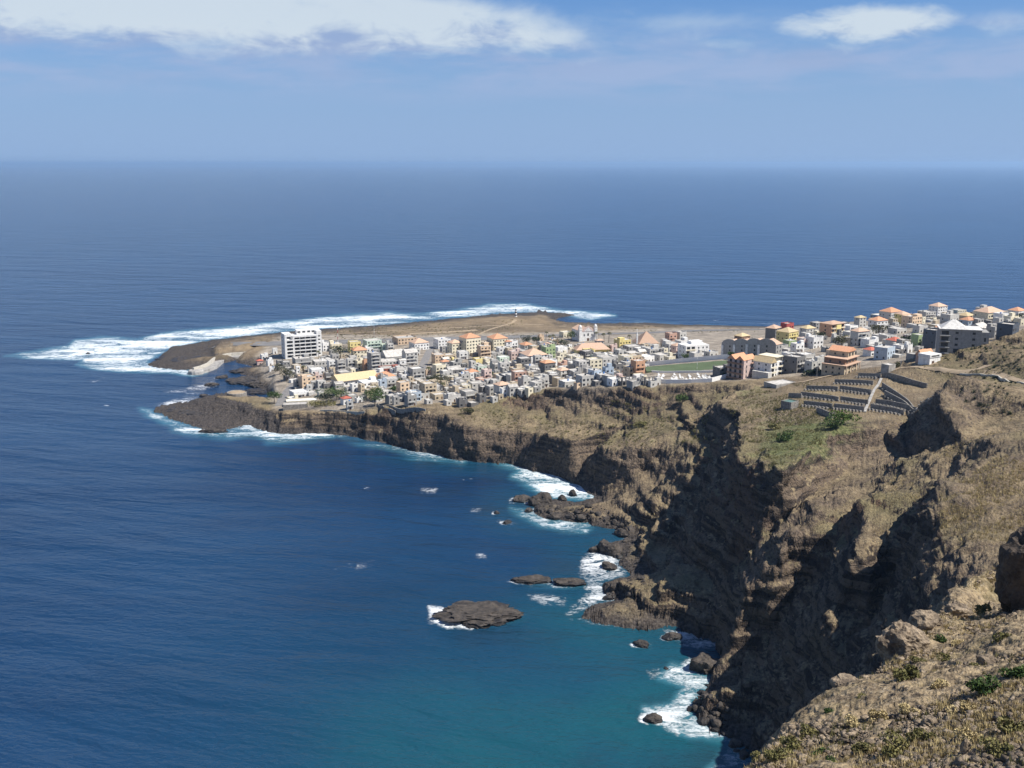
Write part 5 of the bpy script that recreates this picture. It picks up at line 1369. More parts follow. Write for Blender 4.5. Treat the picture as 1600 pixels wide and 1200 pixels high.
# ------------------------------------------------------------------ rocks
def rock_mesh(name, sx, sy, sz, seed, sub=3, mat=None, rough=.35, wl=.9, flat=0.0):
    bm = bmesh.new(); bmesh.ops.create_icosphere(bm, subdivisions=sub, radius=1)
    me = bpy.data.meshes.new(name); bm.to_mesh(me); bm.free()
    n = len(me.vertices); co = np.empty(n * 3, np.float32); me.vertices.foreach_get('co', co); co = co.reshape(-1, 3)
    o = seed * 3.71
    q = co * 1.0
    k = 1 + rough * fbm(q[:, 0] + o, q[:, 1] - o, q[:, 2] + o, wl, 4, .55, True) + rough * .5 * noise3(q[:, 0] * 1.1 + o, q[:, 1] * 1.1, q[:, 2] * 1.1)
    co = co * k[:, None]
    if flat: co[:, 2] = np.where(co[:, 2] > flat, flat + (co[:, 2] - flat) * .35, co[:, 2])
    co = co * np.array([sx, sy, sz], np.float32)
    me.vertices.foreach_set('co', co.ravel()); me.update()
    if mat: me.materials.append(mat)
    return me


def rock(name, u, v, wpx, hpx, label, cat='rock', group=None, mat=None, dpx=None, sink=.35, sub=4, seed=None, sea=True, flat=0.0, rough=.35):
    x, y, z = Z(u, v, 0) if sea else hit(u, v)
    s = y / F * 1.04; w = wpx * s / 2
    h = hpx * s * .8
    d = w * .75 if dpx is None else dpx * s
    seed = seed if seed is not None else int(u + 3 * v)
    me = rock_mesh(name, w, d, h * .75, seed, sub, mat or M_SEAROCK, rough, .55 if w > 8 else .9, flat)
    o = link(name, me); o.location = (x, y + d * .6, (0 if sea else hgt(x, y)) + h * .1); o.rotation_euler = (0, 0, (seed % 7) * .3 - .9 if dpx is None else 0)
    tag(o, label, cat, group); return o


rock('sea_rock', 748, 971, 120, 24, 'long low flat rock islet alone in the bay with surf at its left end', 'rock', None, None, 34, sub=6, flat=.25, rough=.55)
rock('sea_rock', 831, 911, 54, 12, 'low dark rock in the bay, left one of a pair off the shore', 'rock', None, None, 13)
rock('sea_rock', 889, 915, 54, 13, 'low dark rock in the bay, right one of a pair off the shore', 'rock', None, None, 12)
rock('sea_rock', 1003, 1010, 24, 10, 'small round rock ringed with foam south of the rock shelf')
rock('sea_rock', 1052, 999, 28, 10, 'flat reddish rock awash in the cove beside the rock shelf')
rock('sea_rock', 1105, 1050, 54, 38, 'big rounded dark boulder standing in the water below the shadowed cliff', 'boulder', None, None, None)
rock('sea_rock', 1138, 1020, 40, 36, 'pale topped boulder above the big rounded one below the shadowed cliff', 'boulder')
rock('sea_rock', 1022, 1128, 27, 13, 'small black rock in white surf farthest from the shadowed cliff', 'rock')
rock('sea_rock', 1041, 1046, 9, 4, 'tiny rock breaking the surface in the turquoise cove', 'rock')
rock('sea_rock', 846, 790, 33, 24, 'large pointed brown boulder at the tip of the boulder spit', 'boulder')
rock('sea_rock', 815, 784, 26, 12, 'low brown boulder farthest out on the boulder spit', 'boulder')
rock('sea_rock', 895, 775, 13, 13, 'upright black boulder at the surf inside the boulder spit', 'boulder')
rock('sea_rock', 878, 783, 14, 13, 'pointed dark boulder next to the upright black one on the spit', 'boulder')
rock('sea_rock', 846, 803, 20, 13, 'dark boulder in the surf below the large pointed one', 'boulder')
rock('sea_rock', 868, 811, 24, 14, 'squat dark boulder on the seaward edge of the spit', 'boulder')
rock('sea_rock', 826, 800, 14, 7, 'half drowned boulder at the foot of the spit', 'boulder')
rock('sea_rock', 776, 803, 9, 5, 'lone small rock in open water off the spit', 'rock')
rock('sea_rock', 792, 818, 14, 5, 'lone wave washed rock with foam off the spit', 'rock')
rock('sea_rock', 952, 866, 38, 25, 'large brown boulder with smaller ones at its feet by the middle shore', 'boulder')
rock('sea_rock', 930, 863, 20, 12, 'black boulder left of the large brown one by the middle shore', 'boulder')
rock('sea_rock', 952, 889, 26, 12, 'low black boulder in surf below the large brown one', 'boulder')
rock('sea_rock', 972, 838, 22, 15, 'reddish boulder at the water between spit and middle shore', 'boulder')
rock('sea_rock', 330, 603, 22, 6, 'flat reef rock in foam below the breakwater mouth', 'rock')
rock('sea_rock', 346, 591, 18, 5, 'dark reef rock near the harbour mouth', 'rock')
rock('sea_rock', 318, 620, 14, 5, 'small reef rock behind the round fort platform', 'rock')
rock('sea_rock', 332, 676, 40, 7, 'flat black reef slab in surf under the western promontory', 'rock', None, None, 6)
rock('sea_rock', 137, 553, 5, 3, 'tiny black rock in the middle of the western surf', 'rock')

for a in ((382, 583, 42, 7, 'flat dark rock shelf on the harbour side nearest the breakwater'), (378, 598, 48, 8, 'flat dark rock shelf in the middle of the harbour inlet'), (412, 604, 40, 15, 'craggy dark rock under the harbour houses'), (402, 614, 34, 6, 'low wet reef slab at the inner end of the inlet'), (430, 606, 26, 16, 'dark craggy rock below the harbour street'), (300, 566, 60, 5, 'flat reef slab west of the airfield wall'), (270, 562, 46, 4, 'outermost flat reef slab at the western surf'), (310, 648, 70, 9, 'broad black reef shelf on the western promontory tip'), (275, 643, 40, 6, 'low black reef slab at the very tip of the promontory')):
    rock('reef_rock', *a, cat='rock', sub=5, flat=.3, rough=.5, dpx=a[2] * .45)

# boulders heaped along the shore
BM = [rock_mesh('boulder', 1, .8, .75, 40 + i, 2, M_SEAROCK, .4) for i in range(7)]
sh = [(960, 818), (900, 800), (872, 795), (935, 805), (920, 792), (985, 830), (978, 845), (968, 872), (1000, 880), (960, 918), (950, 936), (985, 930), (1003, 905), (1090, 1098), (1098, 1112), (1110, 1122), (1120, 1136), (1140, 1150),
      (1150, 1162), (1095, 1084), (1105, 1092), (1126, 1108), (1135, 1125), (1163, 1180), (1088, 1108), (1100, 1130), (908, 810), (890, 808), (945, 815), (860, 800)]
for i, (u, v) in enumerate(sh + [(u + random.uniform(-12, 12), v + random.uniform(-7, 7)) for u, v in sh for _ in range(2)]):
    x, y, z = hit(u, v); o = link('boulder', BM[i % 7]); s = random.uniform(1.1, 2.6) if i < 30 else random.uniform(.6, 1.5)
    o.scale = (s, s, s); o.location = (x, y, max(hgt(x, y), -.3) + s * .12); o.rotation_euler = (random.uniform(-.3, .3), random.uniform(-.3, .3), random.uniform(0, 6))
    sec = ('on the boulder spit', 'boulders of the spit') if v < 830 else (('on the middle shore beside the rock shelf', 'boulders of the middle shore') if v < 1000 else ('in the surf line under the shadowed cliff', 'boulders under the shadowed cliff'))
    tag(o, ('larger' if i < 30 else 'smaller') + ' dark wave worn boulder heaped with others ' + sec[0], 'boulder', ('larger ' if i < 30 else 'smaller ') + sec[1])

# ------------------------------------------------------------------ breakwater, fort platform, lighthouse, masts
def breakwater():
    pts = [(306, 580), (318, 577), (330, 572), (338, 565), (346, 560), (362, 557), (395, 555)]
    P = [np.array(Z(u, v, 2.2)[:2]) for u, v in pts]; Q = []
    for a, b in zip(P, P[1:]):
        for i in range(6): Q.append(a + (b - a) * i / 6)
    Q.append(P[-1]); root = link('breakwater', None); root.location = (0, 0, 0)
    def sweep(name, sec, mat):
        V = []; Fq = []; k = len(sec)
        for i, q in enumerate(Q):
            d = Q[min(i + 1, len(Q) - 1)] - Q[max(i - 1, 0)]; d = d / np.linalg.norm(d); n_ = np.array([-d[1], d[0]])
            V += [(q[0] + n_[0] * a, q[1] + n_[1] * a, z) for a, z in sec]
        for i in range(len(Q) - 1):
            for j in range(k): Fq.append((i * k + j, i * k + (j + 1) % k, (i + 1) * k + (j + 1) % k, (i + 1) * k + j))
        me = bpy.data.meshes.new(name); e = (len(Q) - 1) * k
        me.from_pydata(V, [], Fq + [tuple(range(k))[::-1], tuple(e + j for j in range(k))]); me.materials.append(mat); me.update()
        link(name, me, root)
    sweep('quay', [(-6, -4), (5, -4), (4.2, 2.6), (-5, 2.6)], M_CONC)
    sweep('sea_wall', [(1.8, 2.605), (4.1, 2.605), (3.8, 5.2), (2.2, 5.2)], M_STONEL)
    e = MB(); e.lathe([(7.5, -4), (6.6, 2.5), (5.8, 3.4), (0.2, 3.5)], 14, Q[0][0], Q[0][1]); link('round_head', e.mesh('round_head', M_CONC), root)
    tag(root, 'curved concrete breakwater with pale sea wall sheltering the small harbour', 'breakwater')


breakwater()
x, y, z = Z(366, 617, 6)
m = MB(); m.lathe([(7.9, -4), (7.6, 2.6), (7.2, 3.0), (6.8, 2.5), (.1, 2.4)], 18)
root = link('fort_platform', None); root.location = (x, y + 7, hgt(x, y + 7) + .3); tag(root, 'round stone platform with sandy top on the western promontory', 'fort')
link('drum', m.mesh('drum', M_STONE), root)
rr_ = random.Random(4); m = MB()
m.lathe([(6.7, 2.52), (5, 3.1), (2, 3.5), (.1, 3.55)], 16); link('sandy_top', m.mesh('sandy_top', M_DIRT), root)

x, y, z = hit(806, 495)
root = link('lighthouse', None); root.location = (x, y, z - .3); tag(root, 'small black and white banded lighthouse on the far point', 'lighthouse')
for i in range(5):
    m = MB(); r0, r1 = 2.0 - i * .16, 2.0 - (i + 1) * .16; m.lathe([(r0, i * 2.2 + .001 * i), (r1, (i + 1) * 2.2)], 12); link('band', m.mesh('band', M_BLACK if i % 2 else M_WHITE), root)
m = MB(); m.lathe([(1.7, 11.01), (1.7, 11.3)], 12); link('gallery', m.mesh('gallery', M_BLACK), root)
m = MB(); m.lathe([(.85, 11.31), (.85, 12.6)], 10); link('lantern', m.mesh('lantern', M_GLASS), root)
m = MB(); m.lathe([(1.05, 12.61), (.1, 13.6)], 10); link('cap', m.mesh('cap', M_BLACK), root); root.scale = (.72, .72, .72)


def mast(u, v, hpx, label, r=.16, red=True):
    x, y, z = hit(u, v); h = hpx * y / F; root = link('radio_mast', None); root.location = (x, y, z); tag(root, label, 'mast')
    m = MB(); n = 5
    for k in range(0, n, 2): m.tube([(0, 0, h * k / n - (1 if k == 0 else 0)), (0, 0, h * (k + 1) / n)], r, 6)
    link('white_section', m.mesh('white_section', M_WHITE), root)
    m = MB()
    for k in range(1, n, 2): m.tube([(0, 0, h * k / n + .01), (0, 0, h * (k + 1) / n - .01)], r, 6)
    m.tube([(0, 0, h), (0, 0, h + 2)], .05, 5)
    link('banded_section', m.mesh('banded_section', WM['red'] if red else M_METAL), root)


mast(528, 536, 26, 'slender pale radio mast behind the cream houses next to the hotel', .28)
mast(585, 534, 34, 'thin dark radio mast at the airstrip edge behind the mint houses', .16, False)
mast(812, 556, 30, 'tall pale lamp mast beside the orange roofed row', .16, False)
mast(1089, 578, 22, 'thin floodlight mast at the near side of the pitch', .12, False)


def lamp_post(u, v, h, label):
    x, y, z = hit(u, v); root = link('street_lamp', None); root.location = (x, y, z); tag(root, label, 'street lamp')
    m = MB(); m.tube([(0, 0, -1), (0, 0, h)], [.13, .08], 6); m.tube([(0, 0, h), (.5, 0, h + .35), (1.5, 0, h + .4)], .05, 5); link('pole', m.mesh('pole', M_METAL), root)
    m = MB(); m.box(1.3, 2.0, -.14, .14, h + .3, h + .42); link('lamp_head', m.mesh('lamp_head', M_METAL), root)


lamp_post(728, 636, 9, 'lone street lamp among the dark houses at the cliff edge')
lamp_post(716, 592, 8, 'street lamp beside the dark gabled house in the village centre')
lamp_post(1276, 590, 9, 'street lamp at the roadside below the dark grey house')
lamp_post(1166, 592, 8, 'street lamp in front of the pink apartments')
lamp_post(1407, 576, 8, 'street lamp at the bend of the dirt road')

# ------------------------------------------------------------------ stone pens on the headland
def pen_row(pts, label, n, wall_h=2.7, front=True, mat=None):
    o, Q = wall_run('pen_row', pts, wall_h, .5, mat or M_STONE, label, 'wall', 'rows of stone pens on the headland')
    if not front: return o
    P0, P1 = np.array(Q[0]), np.array(Q[-1]); d = (P1 - P0) / np.linalg.norm(P1 - P0); nn = np.array([d[1], -d[0]])
    if nn[1] > 0: nn = -nn
    me_s = [None]
    m = MB(); m.box(-.14, .14, -2.7, -.02, -1.5, .85); m.box(-.2, .2, -2.8, -2.35, -1.5, 1.05); mp = m.mesh('partition', M_STONE)
    c = MB(); c.box(-.26, .26, -2.86, -2.3, 1.052, 1.25); mc = c.mesh('cap_stone', M_CONC)
    a = math.atan2(d[1], d[0])
    for i in range(n):
        p = P0 + (P1 - P0) * (i + .5) / n + nn * .25
        q = link('partition', mp, o); q.location = (p[0], p[1], hgt(*p)); q.rotation_euler = (0, 0, a)
        k = link('cap_stone', mc, q)
    return o


rows = [([(1341, 590), (1376, 591)], 'short topmost row of stone pens left of the central path', 7), ([(1304, 600), (1364, 603)], 'second row of stone pens from the top, left of the central path', 11),
        ([(1260, 610), (1309, 612)], 'outer half of the third stone pen row left of the path', 9), ([(1312, 610), (1361, 617)], 'inner half of the third stone pen row left of the path', 9),
        ([(1251, 620), (1310, 628)], 'outer half of the fourth stone pen row left of the path', 10), ([(1313, 627), (1356, 633)], 'inner half of the fourth stone pen row left of the path', 8),
        ([(1256, 634), (1300, 639)], 'outer half of the lowest stone pen row above the bright green tree', 8), ([(1303, 639), (1350, 644)], 'inner half of the lowest stone pen row above the bright green tree', 9)]
for p, l, n in rows: pen_row(p, l, n)
rows = [([(1378, 606), (1470, 621)], 'topmost long dark pen wall right of the central path', 15), ([(1382, 619), (1450, 631)], 'second long dark pen wall right of the central path', 12), ([(1368, 632), (1428, 645)], 'third long dark pen wall right of the central path', 11), ([(1360, 640), (1412, 651)], 'lowest dark pen wall right of the central path', 9)]
for p, l, n in rows: pen_row(p, l, n, 2.9)
wall_run('boundary_wall', [(1378, 590), (1410, 596), (1448, 607)], 2.6, .5, M_STONE, 'dark boundary wall slanting above the stone pens')
wall_run('boundary_wall', [(1232, 622), (1252, 623)], 2.8, .5, M_STONE, 'short dark boundary wall at the seaward end of the pens')
wall_run('boundary_wall', [(1276, 645), (1300, 655), (1304, 652)], 2.8, .5, M_STONE, 'dark boundary wall below the pens beside the bright green tree')
wall_run('path_wall', [(1377, 592), (1366, 610), (1358, 628), (1351, 645)], .5, 1.3, M_CONC, 'pale stepped path wall running down between the pens')


def block_thing(name, u, v, w, d, h, yaw, mat, label, cat, top=None, topname='roof'):
    x, y, z = hit(u, v); root = link(name, None); cy = y + d * .5
    root.location = (x, cy, hgt(x, cy)); root.rotation_euler = (0, 0, R(yaw)); tag(root, label, cat)
    m = MB(); m.box(-w / 2, w / 2, -d / 2, d / 2, -3, h)
    for a in ((-w / 2, w / 2, -d / 2, -d / 2 + .3), (-w / 2, w / 2, d / 2 - .3, d / 2), (-w / 2, -w / 2 + .3, -d / 2 + .3, d / 2 - .3), (w / 2 - .3, w / 2, -d / 2 + .3, d / 2 - .3)): m.box(*a, h + .002, h + .5)
    link('wall', m.mesh('wall', mat), root)
    m = MB(); m.box(-w / 2 + .31, w / 2 - .31, -d / 2 + .31, d / 2 - .31, h + .01, h + .2); link(topname, m.mesh(topname, top or TILE['c']), root)
    return root


M_GREENW = plain('green_water', (.10, .17, .13), .3, .3, 1)
block_thing('cistern', 1236, 640, 6.5, 6.0, 3.6, 40, M_STONE, 'square stone cistern full of green water below the pens', 'cistern', M_GREENW, 'water_surface')
block_thing('store_shed', 1390, 582, 6, 5, 4.2, 34, M_CONC, 'plain grey concrete shed beside the dirt road', 'shed')
block_thing('concrete_platform', 1222, 603, 15, 10, 1.0, 30, M_CONC, 'bare concrete house platform on the headland path', 'platform', TILE['c'], 'slab')
block_thing('sea_terrace', 460, 640, 17, 8, 3.2, 12, M_STONE, 'dark terrace wall under the white building on the western cliff', 'terrace', TILE['c'], 'paving')
block_thing('sea_terrace', 470, 633, 22, 8, 2.6, 14, WM['cream'], 'cream balustraded terrace below the white clifftop house', 'terrace', TILE['w'], 'paving')
wall_run('garden_wall', [(590, 634), (602, 642), (618, 647)], 1.4, .5, M_STONE, 'low dark wall on the cliff beside the green trees')
wall_run('garden_wall', [(608, 636), (640, 641), (665, 642)], 1.2, .5, M_STONE, 'low wall along the cliff edge under the grey tower house')
wall_run('garden_wall', [(500, 643), (540, 645), (570, 645)], 1.0, .5, M_STONEL, 'pale low wall along the western cliff top')
wall_run('road_wall', [(1500, 586), (1530, 587), (1560, 590), (1602, 602), (1640, 612)], .9, .7, M_STONEL, 'pale kerb wall along the outer edge of the dirt road')

def ruin(u, v, label, yaw=25):
    x, y, z = hit(u, v); root = link('ruined_house', None); root.location = (x, y + 3, hgt(x, y + 3)); root.rotation_euler = (0, 0, R(yaw)); tag(root, label, 'ruin')
    for nm, pts in (('front_wall', 0), ('side_wall', 1)):
        m = MB()
        for f in range(2):
            z0 = f * 2.9
            for i in range(4):
                a = -4 + i * 2.5
                if pts == 0: m.box(a, a + .7, -3.2, -2.9, z0 if f else -3, z0 + 2.9 - .45)
                else: m.box(-4.3, -4.002, -2.9 + i * 1.8, -2.4 + i * 1.8, z0 if f else -3, z0 + 2.9 - .45)
            if pts == 0: m.box(-4, 4.2, -3.2, -2.9, z0 + 2.452, z0 + 2.9); m.box(-4, 4.2, -3.2, -2.9, z0 + .01, z0 + .5)
            else: m.box(-4.3, -4.002, -2.9, 3, z0 + 2.452, z0 + 2.9)
        link(nm, m.mesh(nm, WM['dark']), root)
    m = MB(); m.box(-3.9, 4, -2.8, 3, 2.6, 2.85); link('floor_slab', m.mesh('floor_slab', TILE['c']), root)


ruin(977, 602, 'roofless dark ruin with empty window frames, the outer one on the cliff edge')
ruin(1014, 603, 'roofless dark ruin with empty window frames near the little cemetery', 20)

# ------------------------------------------------------------------ trees of the village and headland
tree('acacia_tree', 530, 563, 34, 25, M_LEAFD, 'broad dark green tree between hotel and orange roof', flat=.9)
tree('acacia_tree', 524, 629, 46, 22, M_LEAF, 'wide spreading green tree on the western cliff top')
tree('acacia_tree', 508, 630, 24, 15, M_LEAFD, 'dark green tree at the west edge of the wide spreading one')
tree('acacia_tree', 588, 626, 26, 22, M_LEAF, 'green tree by the cliff, upper one beside the white shed')
tree('acacia_tree', 584, 639, 30, 24, M_LEAF, 'green tree by the cliff, lower one over the dark wall')
tree('olive_tree', 427, 632, 18, 20, M_LEAF, 'small green tree at the foot of the harbour street')
tree('olive_tree', 505, 637, 34, 9, M_SCRUB, 'low grey green thicket on the western cliff edge', 'shrub', low=True)
tree('olive_tree', 446, 597, 24, 22, M_PALM, 'dusty olive tree above the dark harbour cliff')
tree('olive_tree', 436, 586, 14, 16, M_PALM, 'small dusty tree below the hotel on the harbour side')
tree('olive_tree', 686, 603, 30, 16, M_PALM, 'brownish tree thicket in the village centre')
tree('olive_tree', 676, 600, 16, 13, M_LEAFD, 'dark bush next to the palm at the end of the street')
tree('olive_tree', 823, 540, 14, 16, M_LEAFD, 'dark tree at the edge of the airstrip behind the white houses')
tree('acacia_tree', 876, 545, 22, 19, M_LEAFD, 'dark round tree in front of the church garden')
tree('acacia_tree', 892, 535, 16, 18, M_LEAF, 'grey green tree close to the church left tower')
tree('olive_tree', 838, 538, 12, 13, M_LEAFD, 'small dark tree among the church garden palms')
tree('olive_tree', 925, 563, 16, 11, leaf_mat('leaf_maroon', (.05, .015, .02), (.10, .03, .035)), 'maroon leaved tree before the yellow hall')
tree('olive_tree', 765, 590, 14, 10, M_LEAF, 'small green tree among the grey middle houses')
tree('olive_tree', 614, 614, 12, 10, M_LEAF, 'small green tree beside the blue house')
tree('olive_tree', 1142, 562, 12, 12, M_LEAF, 'green shrub at the corner of the pitch wall', 'shrub')
tree('olive_tree', 1075, 562, 14, 9, M_LEAF, 'green bush under the white apartment block', 'shrub')
tree('olive_tree', 1008, 570, 14, 6, M_LEAFD, 'low dark hedge at the west end of the pitch', 'shrub', low=True)
tree('olive_tree', 1316, 545, 22, 22, M_PALM, 'dull green tree beside the yellow apartment house')
tree('olive_tree', 1285, 530, 14, 12, M_LEAFD, 'dark tree left of the yellow apartment house')
tree('olive_tree', 1374, 524, 24, 18, M_PALM, 'dull tree in front of the white skyline house')
tree('olive_tree', 1418, 540, 16, 18, M_LEAFD, 'dark tree beside the lime house on the rise')
tree('olive_tree', 1595, 500, 18, 9, M_LEAFD, 'dark tree on the far eastern skyline')
tree('olive_tree', 1143, 590, 20, 8, M_LEAFD, 'dark bush in front of the pink apartments', 'shrub', low=True)
tree('olive_tree', 1270, 586, 26, 9, M_LEAFD, 'dark thicket at the roadside under the dark house', 'shrub', low=True)
tree('olive_tree', 1402, 575, 16, 9, M_PALM, 'dry brown bush at the bend of the dirt road', 'shrub', low=True)
tree('acacia_tree', 1066, 637, 19, 19, M_LEAF, 'round green shrub tree under the dark ledge of the cliff')
tree('acacia_tree', 1320, 668, 40, 27, M_LEAFB, 'bright green tree at the lower corner of the stone pens', seed=5)
tree('acacia_tree', 1304, 674, 24, 16, M_LEAF, 'darker green shrub at the foot of the bright green tree', 'shrub', low=True)
tree('acacia_tree', 1228, 690, 28, 13, M_LEAF, 'green shrub in the middle of the green headland patch', 'shrub', low=True)
tree('acacia_tree', 1210, 672, 16, 9, M_SCRUB, 'olive shrub above the green headland patch', 'shrub', low=True)
tree('olive_tree', 1000, 668, 18, 8, M_SCRUB, 'olive shrub on the slope under the village ledge', 'shrub', low=True)
tree('olive_tree', 730, 648, 16, 10, M_PALM, 'grey bush on the cliff edge below the dark houses', 'shrub', low=True)
for i, (u, v, h) in enumerate([(668, 595, 26), (498, 562, 16), (474, 583, 14), (853, 531, 15), (859, 535, 13), (865, 533, 12), (932, 532, 16), (944, 535, 17), (951, 536, 20), (983, 532, 10), (1322, 536, 14), (625, 608, 20), (693, 612, 17), (950, 552, 14)]):
    palm(u, v, h, ['tall broad palm at the lower end of the straight street', 'bushy palm under the hotel balconies', 'dark palm among the grey houses below the hotel', 'tallest palm in the garden left of the church', 'middle palm in the garden left of the church', 'third palm in the garden left of the church',
                   'first palm right of the church', 'second palm right of the church', 'third and tallest palm right of the church', 'small palm behind the yellow flat house', 'palm beside the yellow apartment house', 'thin palm near the blue house', 'ragged palm in the brown village thicket', 'low palm below the church hall'][i])

# ------------------------------------------------------------------ scrub on the slopes, near slope vegetation and stones
def scatter_px(n, poly, rr):
    u0, u1 = min(p[0] for p in poly), max(p[0] for p in poly); v0, v1 = min(p[1] for p in poly), max(p[1] for p in poly); out = []
    while len(out) < n:
        u = rr.uniform(u0, u1, 4000); v = rr.uniform(v0, v1, 4000); m = pip(u, v, poly); out += list(zip(u[m], v[m]))
    return out[:n]


def hit_many(us, vs, ymin, ymax, step):
    a, dy, dz = ray(np.array(us), np.array(vs)); ys = np.arange(ymin, ymax, step)
    X = np.full(len(us), np.nan); Yy = np.full(len(us), np.nan); done = np.zeros(len(us), bool)
    for yv in ys:
        t = yv / dy; zz = H + dz * t; tz = bil(HF, a * t, np.full_like(t, yv)); h_ = (~done) & (zz <= tz)
        X[h_] = (a * t)[h_]; Yy[h_] = yv; done |= h_
    ok = done; return X[ok], Yy[ok]


def tufts(name, X, Yv, size, blades, mat, seed, label=None, lift=0.0, spread=.5):
    r = np.random.default_rng(seed); n = len(X)
    Zv = bil(HF, X, Yv) + lift
    s = size * r.uniform(.5, 1.5, n)
    k = n * blades
    bx = np.repeat(X, blades) + r.normal(0, 1, k) * np.repeat(s, blades) * .22; by = np.repeat(Yv, blades) + r.normal(0, 1, k) * np.repeat(s, blades) * .22; bz = np.repeat(Zv, blades) - .1 * size
    a = r.uniform(0, 6.283, k); ln = np.repeat(s, blades) * r.uniform(.5, 1.1, k); tilt = r.uniform(.1, 1, k) * spread
    tx = bx + np.cos(a) * ln * tilt; ty = by + np.sin(a) * ln * tilt; tz = bz + ln
    w = ln * .075
    px, py = -np.sin(a) * w, np.cos(a) * w
    V = np.stack([np.stack([bx - px, by - py, bz], -1), np.stack([bx + px, by + py, bz], -1), np.stack([tx, ty, tz], -1)], 1).reshape(-1, 3)
    o = link(name, np_mesh(name, V, np.arange(3 * k).reshape(k, 3), mat)); tag(o, label, None, None, 'stuff'); return o


NEAR_PX = [(1172, 1168), (1216, 1136), (1250, 1104), (1290, 1078), (1340, 1054), (1375, 1034), (1410, 1008), (1445, 968), (1485, 946), (1515, 918), (1550, 890), (1600, 852), (1640, 852), (1640, 1230), (1150, 1230)]
rn = np.random.default_rng(5)
pts = scatter_px(6500, NEAR_PX, rn); X, Yv = hit_many([p[0] for p in pts], [p[1] for p in pts], 30, 150, .25)
dens = fbm(X, Yv, X * 0, 7, 3)
k = dens > -.02
tufts('dry_grass', X[k], Yv[k], .30, 20, M_DRY, 3)
k2 = dens < -.05
tufts('scrub_grass', X[k2][::4], Yv[k2][::4], .30, 14, M_SCRUB, 4)
pts = scatter_px(6500, [(1350, 790), (1420, 722), (1500, 690), (1600, 640), (1640, 640), (1640, 830), (1530, 870), (1470, 850), (1465, 770), (1400, 820), (1360, 850)], rn)
X, Yv = hit_many([p[0] for p in pts], [p[1] for p in pts], 180, 460, .5)
k = fbm(X, Yv, X * 0, 16, 3) > -.1
tufts('hill_grass', X[k], Yv[k], .75, 9, M_DRY, 8)
pts = scatter_px(5200, [(1135, 632), (1180, 604), (1290, 596), (1310, 650), (1290, 690), (1240, 722), (1215, 738), (1165, 700)], rn)
X, Yv = hit_many([p[0] for p in pts], [p[1] for p in pts], 350, 620, .7)
k = fbm(X, Yv, X * 0, 14, 3) > -.15
tufts('headland_scrub', X[k], Yv[k], .95, 9, M_SCRUB, 9)

# stones on the near slope
def stones(name, X, Yv, smin, smax, mat, seed, sub=1):
    r = np.random.default_rng(seed); bm = bmesh.new(); bmesh.ops.create_icosphere(bm, subdivisions=sub, radius=1); bm.verts.ensure_lookup_table()
    bv = np.array([v.co[:] for v in bm.verts]); bf = np.array([[v.index for v in f.verts] for f in bm.faces]); bm.free()
    n = len(X); s = smin * (smax / smin) ** (r.uniform(0, 1, n) ** 2.6)
    Zv = bil(HF, X, Yv)
    V = bv[None] * (1 + .45 * r.uniform(-1, 1, (n, len(bv), 1))) + .35 * r.uniform(-1, 1, (n, len(bv), 3))
    V = np.clip(V, r.uniform(-1.1, -.45, (n, 1, 3)), r.uniform(.45, 1.1, (n, 1, 3))); V = V * (s[:, None, None] * np.stack([r.uniform(.7, 1.3, n), r.uniform(.6, 1.1, n), r.uniform(.4, .8, n)], -1)[:, None, :])
    c, si = np.cos(r.uniform(0, 6.28, n))[:, None], np.sin(r.uniform(0, 6.28, n))[:, None]
    x_, y_ = V[..., 0] * c - V[..., 1] * si, V[..., 0] * si + V[..., 1] * c
    V = np.stack([x_ + X[:, None], y_ + Yv[:, None], V[..., 2] + Zv[:, None] + s[:, None] * .12], -1)
    Fq = bf[None] + (np.arange(n) * len(bv))[:, None, None]
    tag(link(name, np_mesh(name, V.reshape(-1, 3), Fq.reshape(-1, 3), mat)), kind='stuff')


pts = scatter_px(16000, NEAR_PX, rn); X, Yv = hit_many([p[0] for p in pts], [p[1] for p in pts], 30, 150, .25)
stones('stones', X, Yv, .055, .36, M_ROCK, 21)
shp = [p for u, v in sh for p in [(u + rn.uniform(-26, 26), v + rn.uniform(-14, 14)) for _ in range(22)]]
X, Yv = hit_many([p[0] for p in shp], [p[1] for p in shp], 200, 650, .7); k = bil(HF, X, Yv) > -.9
stones('shore_rubble', X[k], Yv[k], .3, 1.3, M_SEAROCK, 22)
pts = scatter_px(900, [(1190, 640), (1290, 640), (1300, 660), (1240, 665), (1200, 660)], rn)
X, Yv = hit_many([p[0] for p in pts], [p[1] for p in pts], 350, 620, .7); stones('rubble', X, Yv, .2, .8, M_ROCK, 23)


def near_rock(u, v, wpx, hpx, label, sub=4, seed=1, sink=.25, mat=None, tall=1.0, cat='boulder'):
    x, y, z = hit(u, v, 30, 200); s = y / F * 1.1; w = wpx * s / 2; h = hpx * s / 2
    o = link('boulder', rock_mesh('boulder', w, w * .85, h * tall, seed, sub, mat or M_ROCK, .33, .8)); o.location = (x, y + w * .5, hgt(x, y + w * .5) + h * (.8 - sink))
    tag(o, label, cat); return o


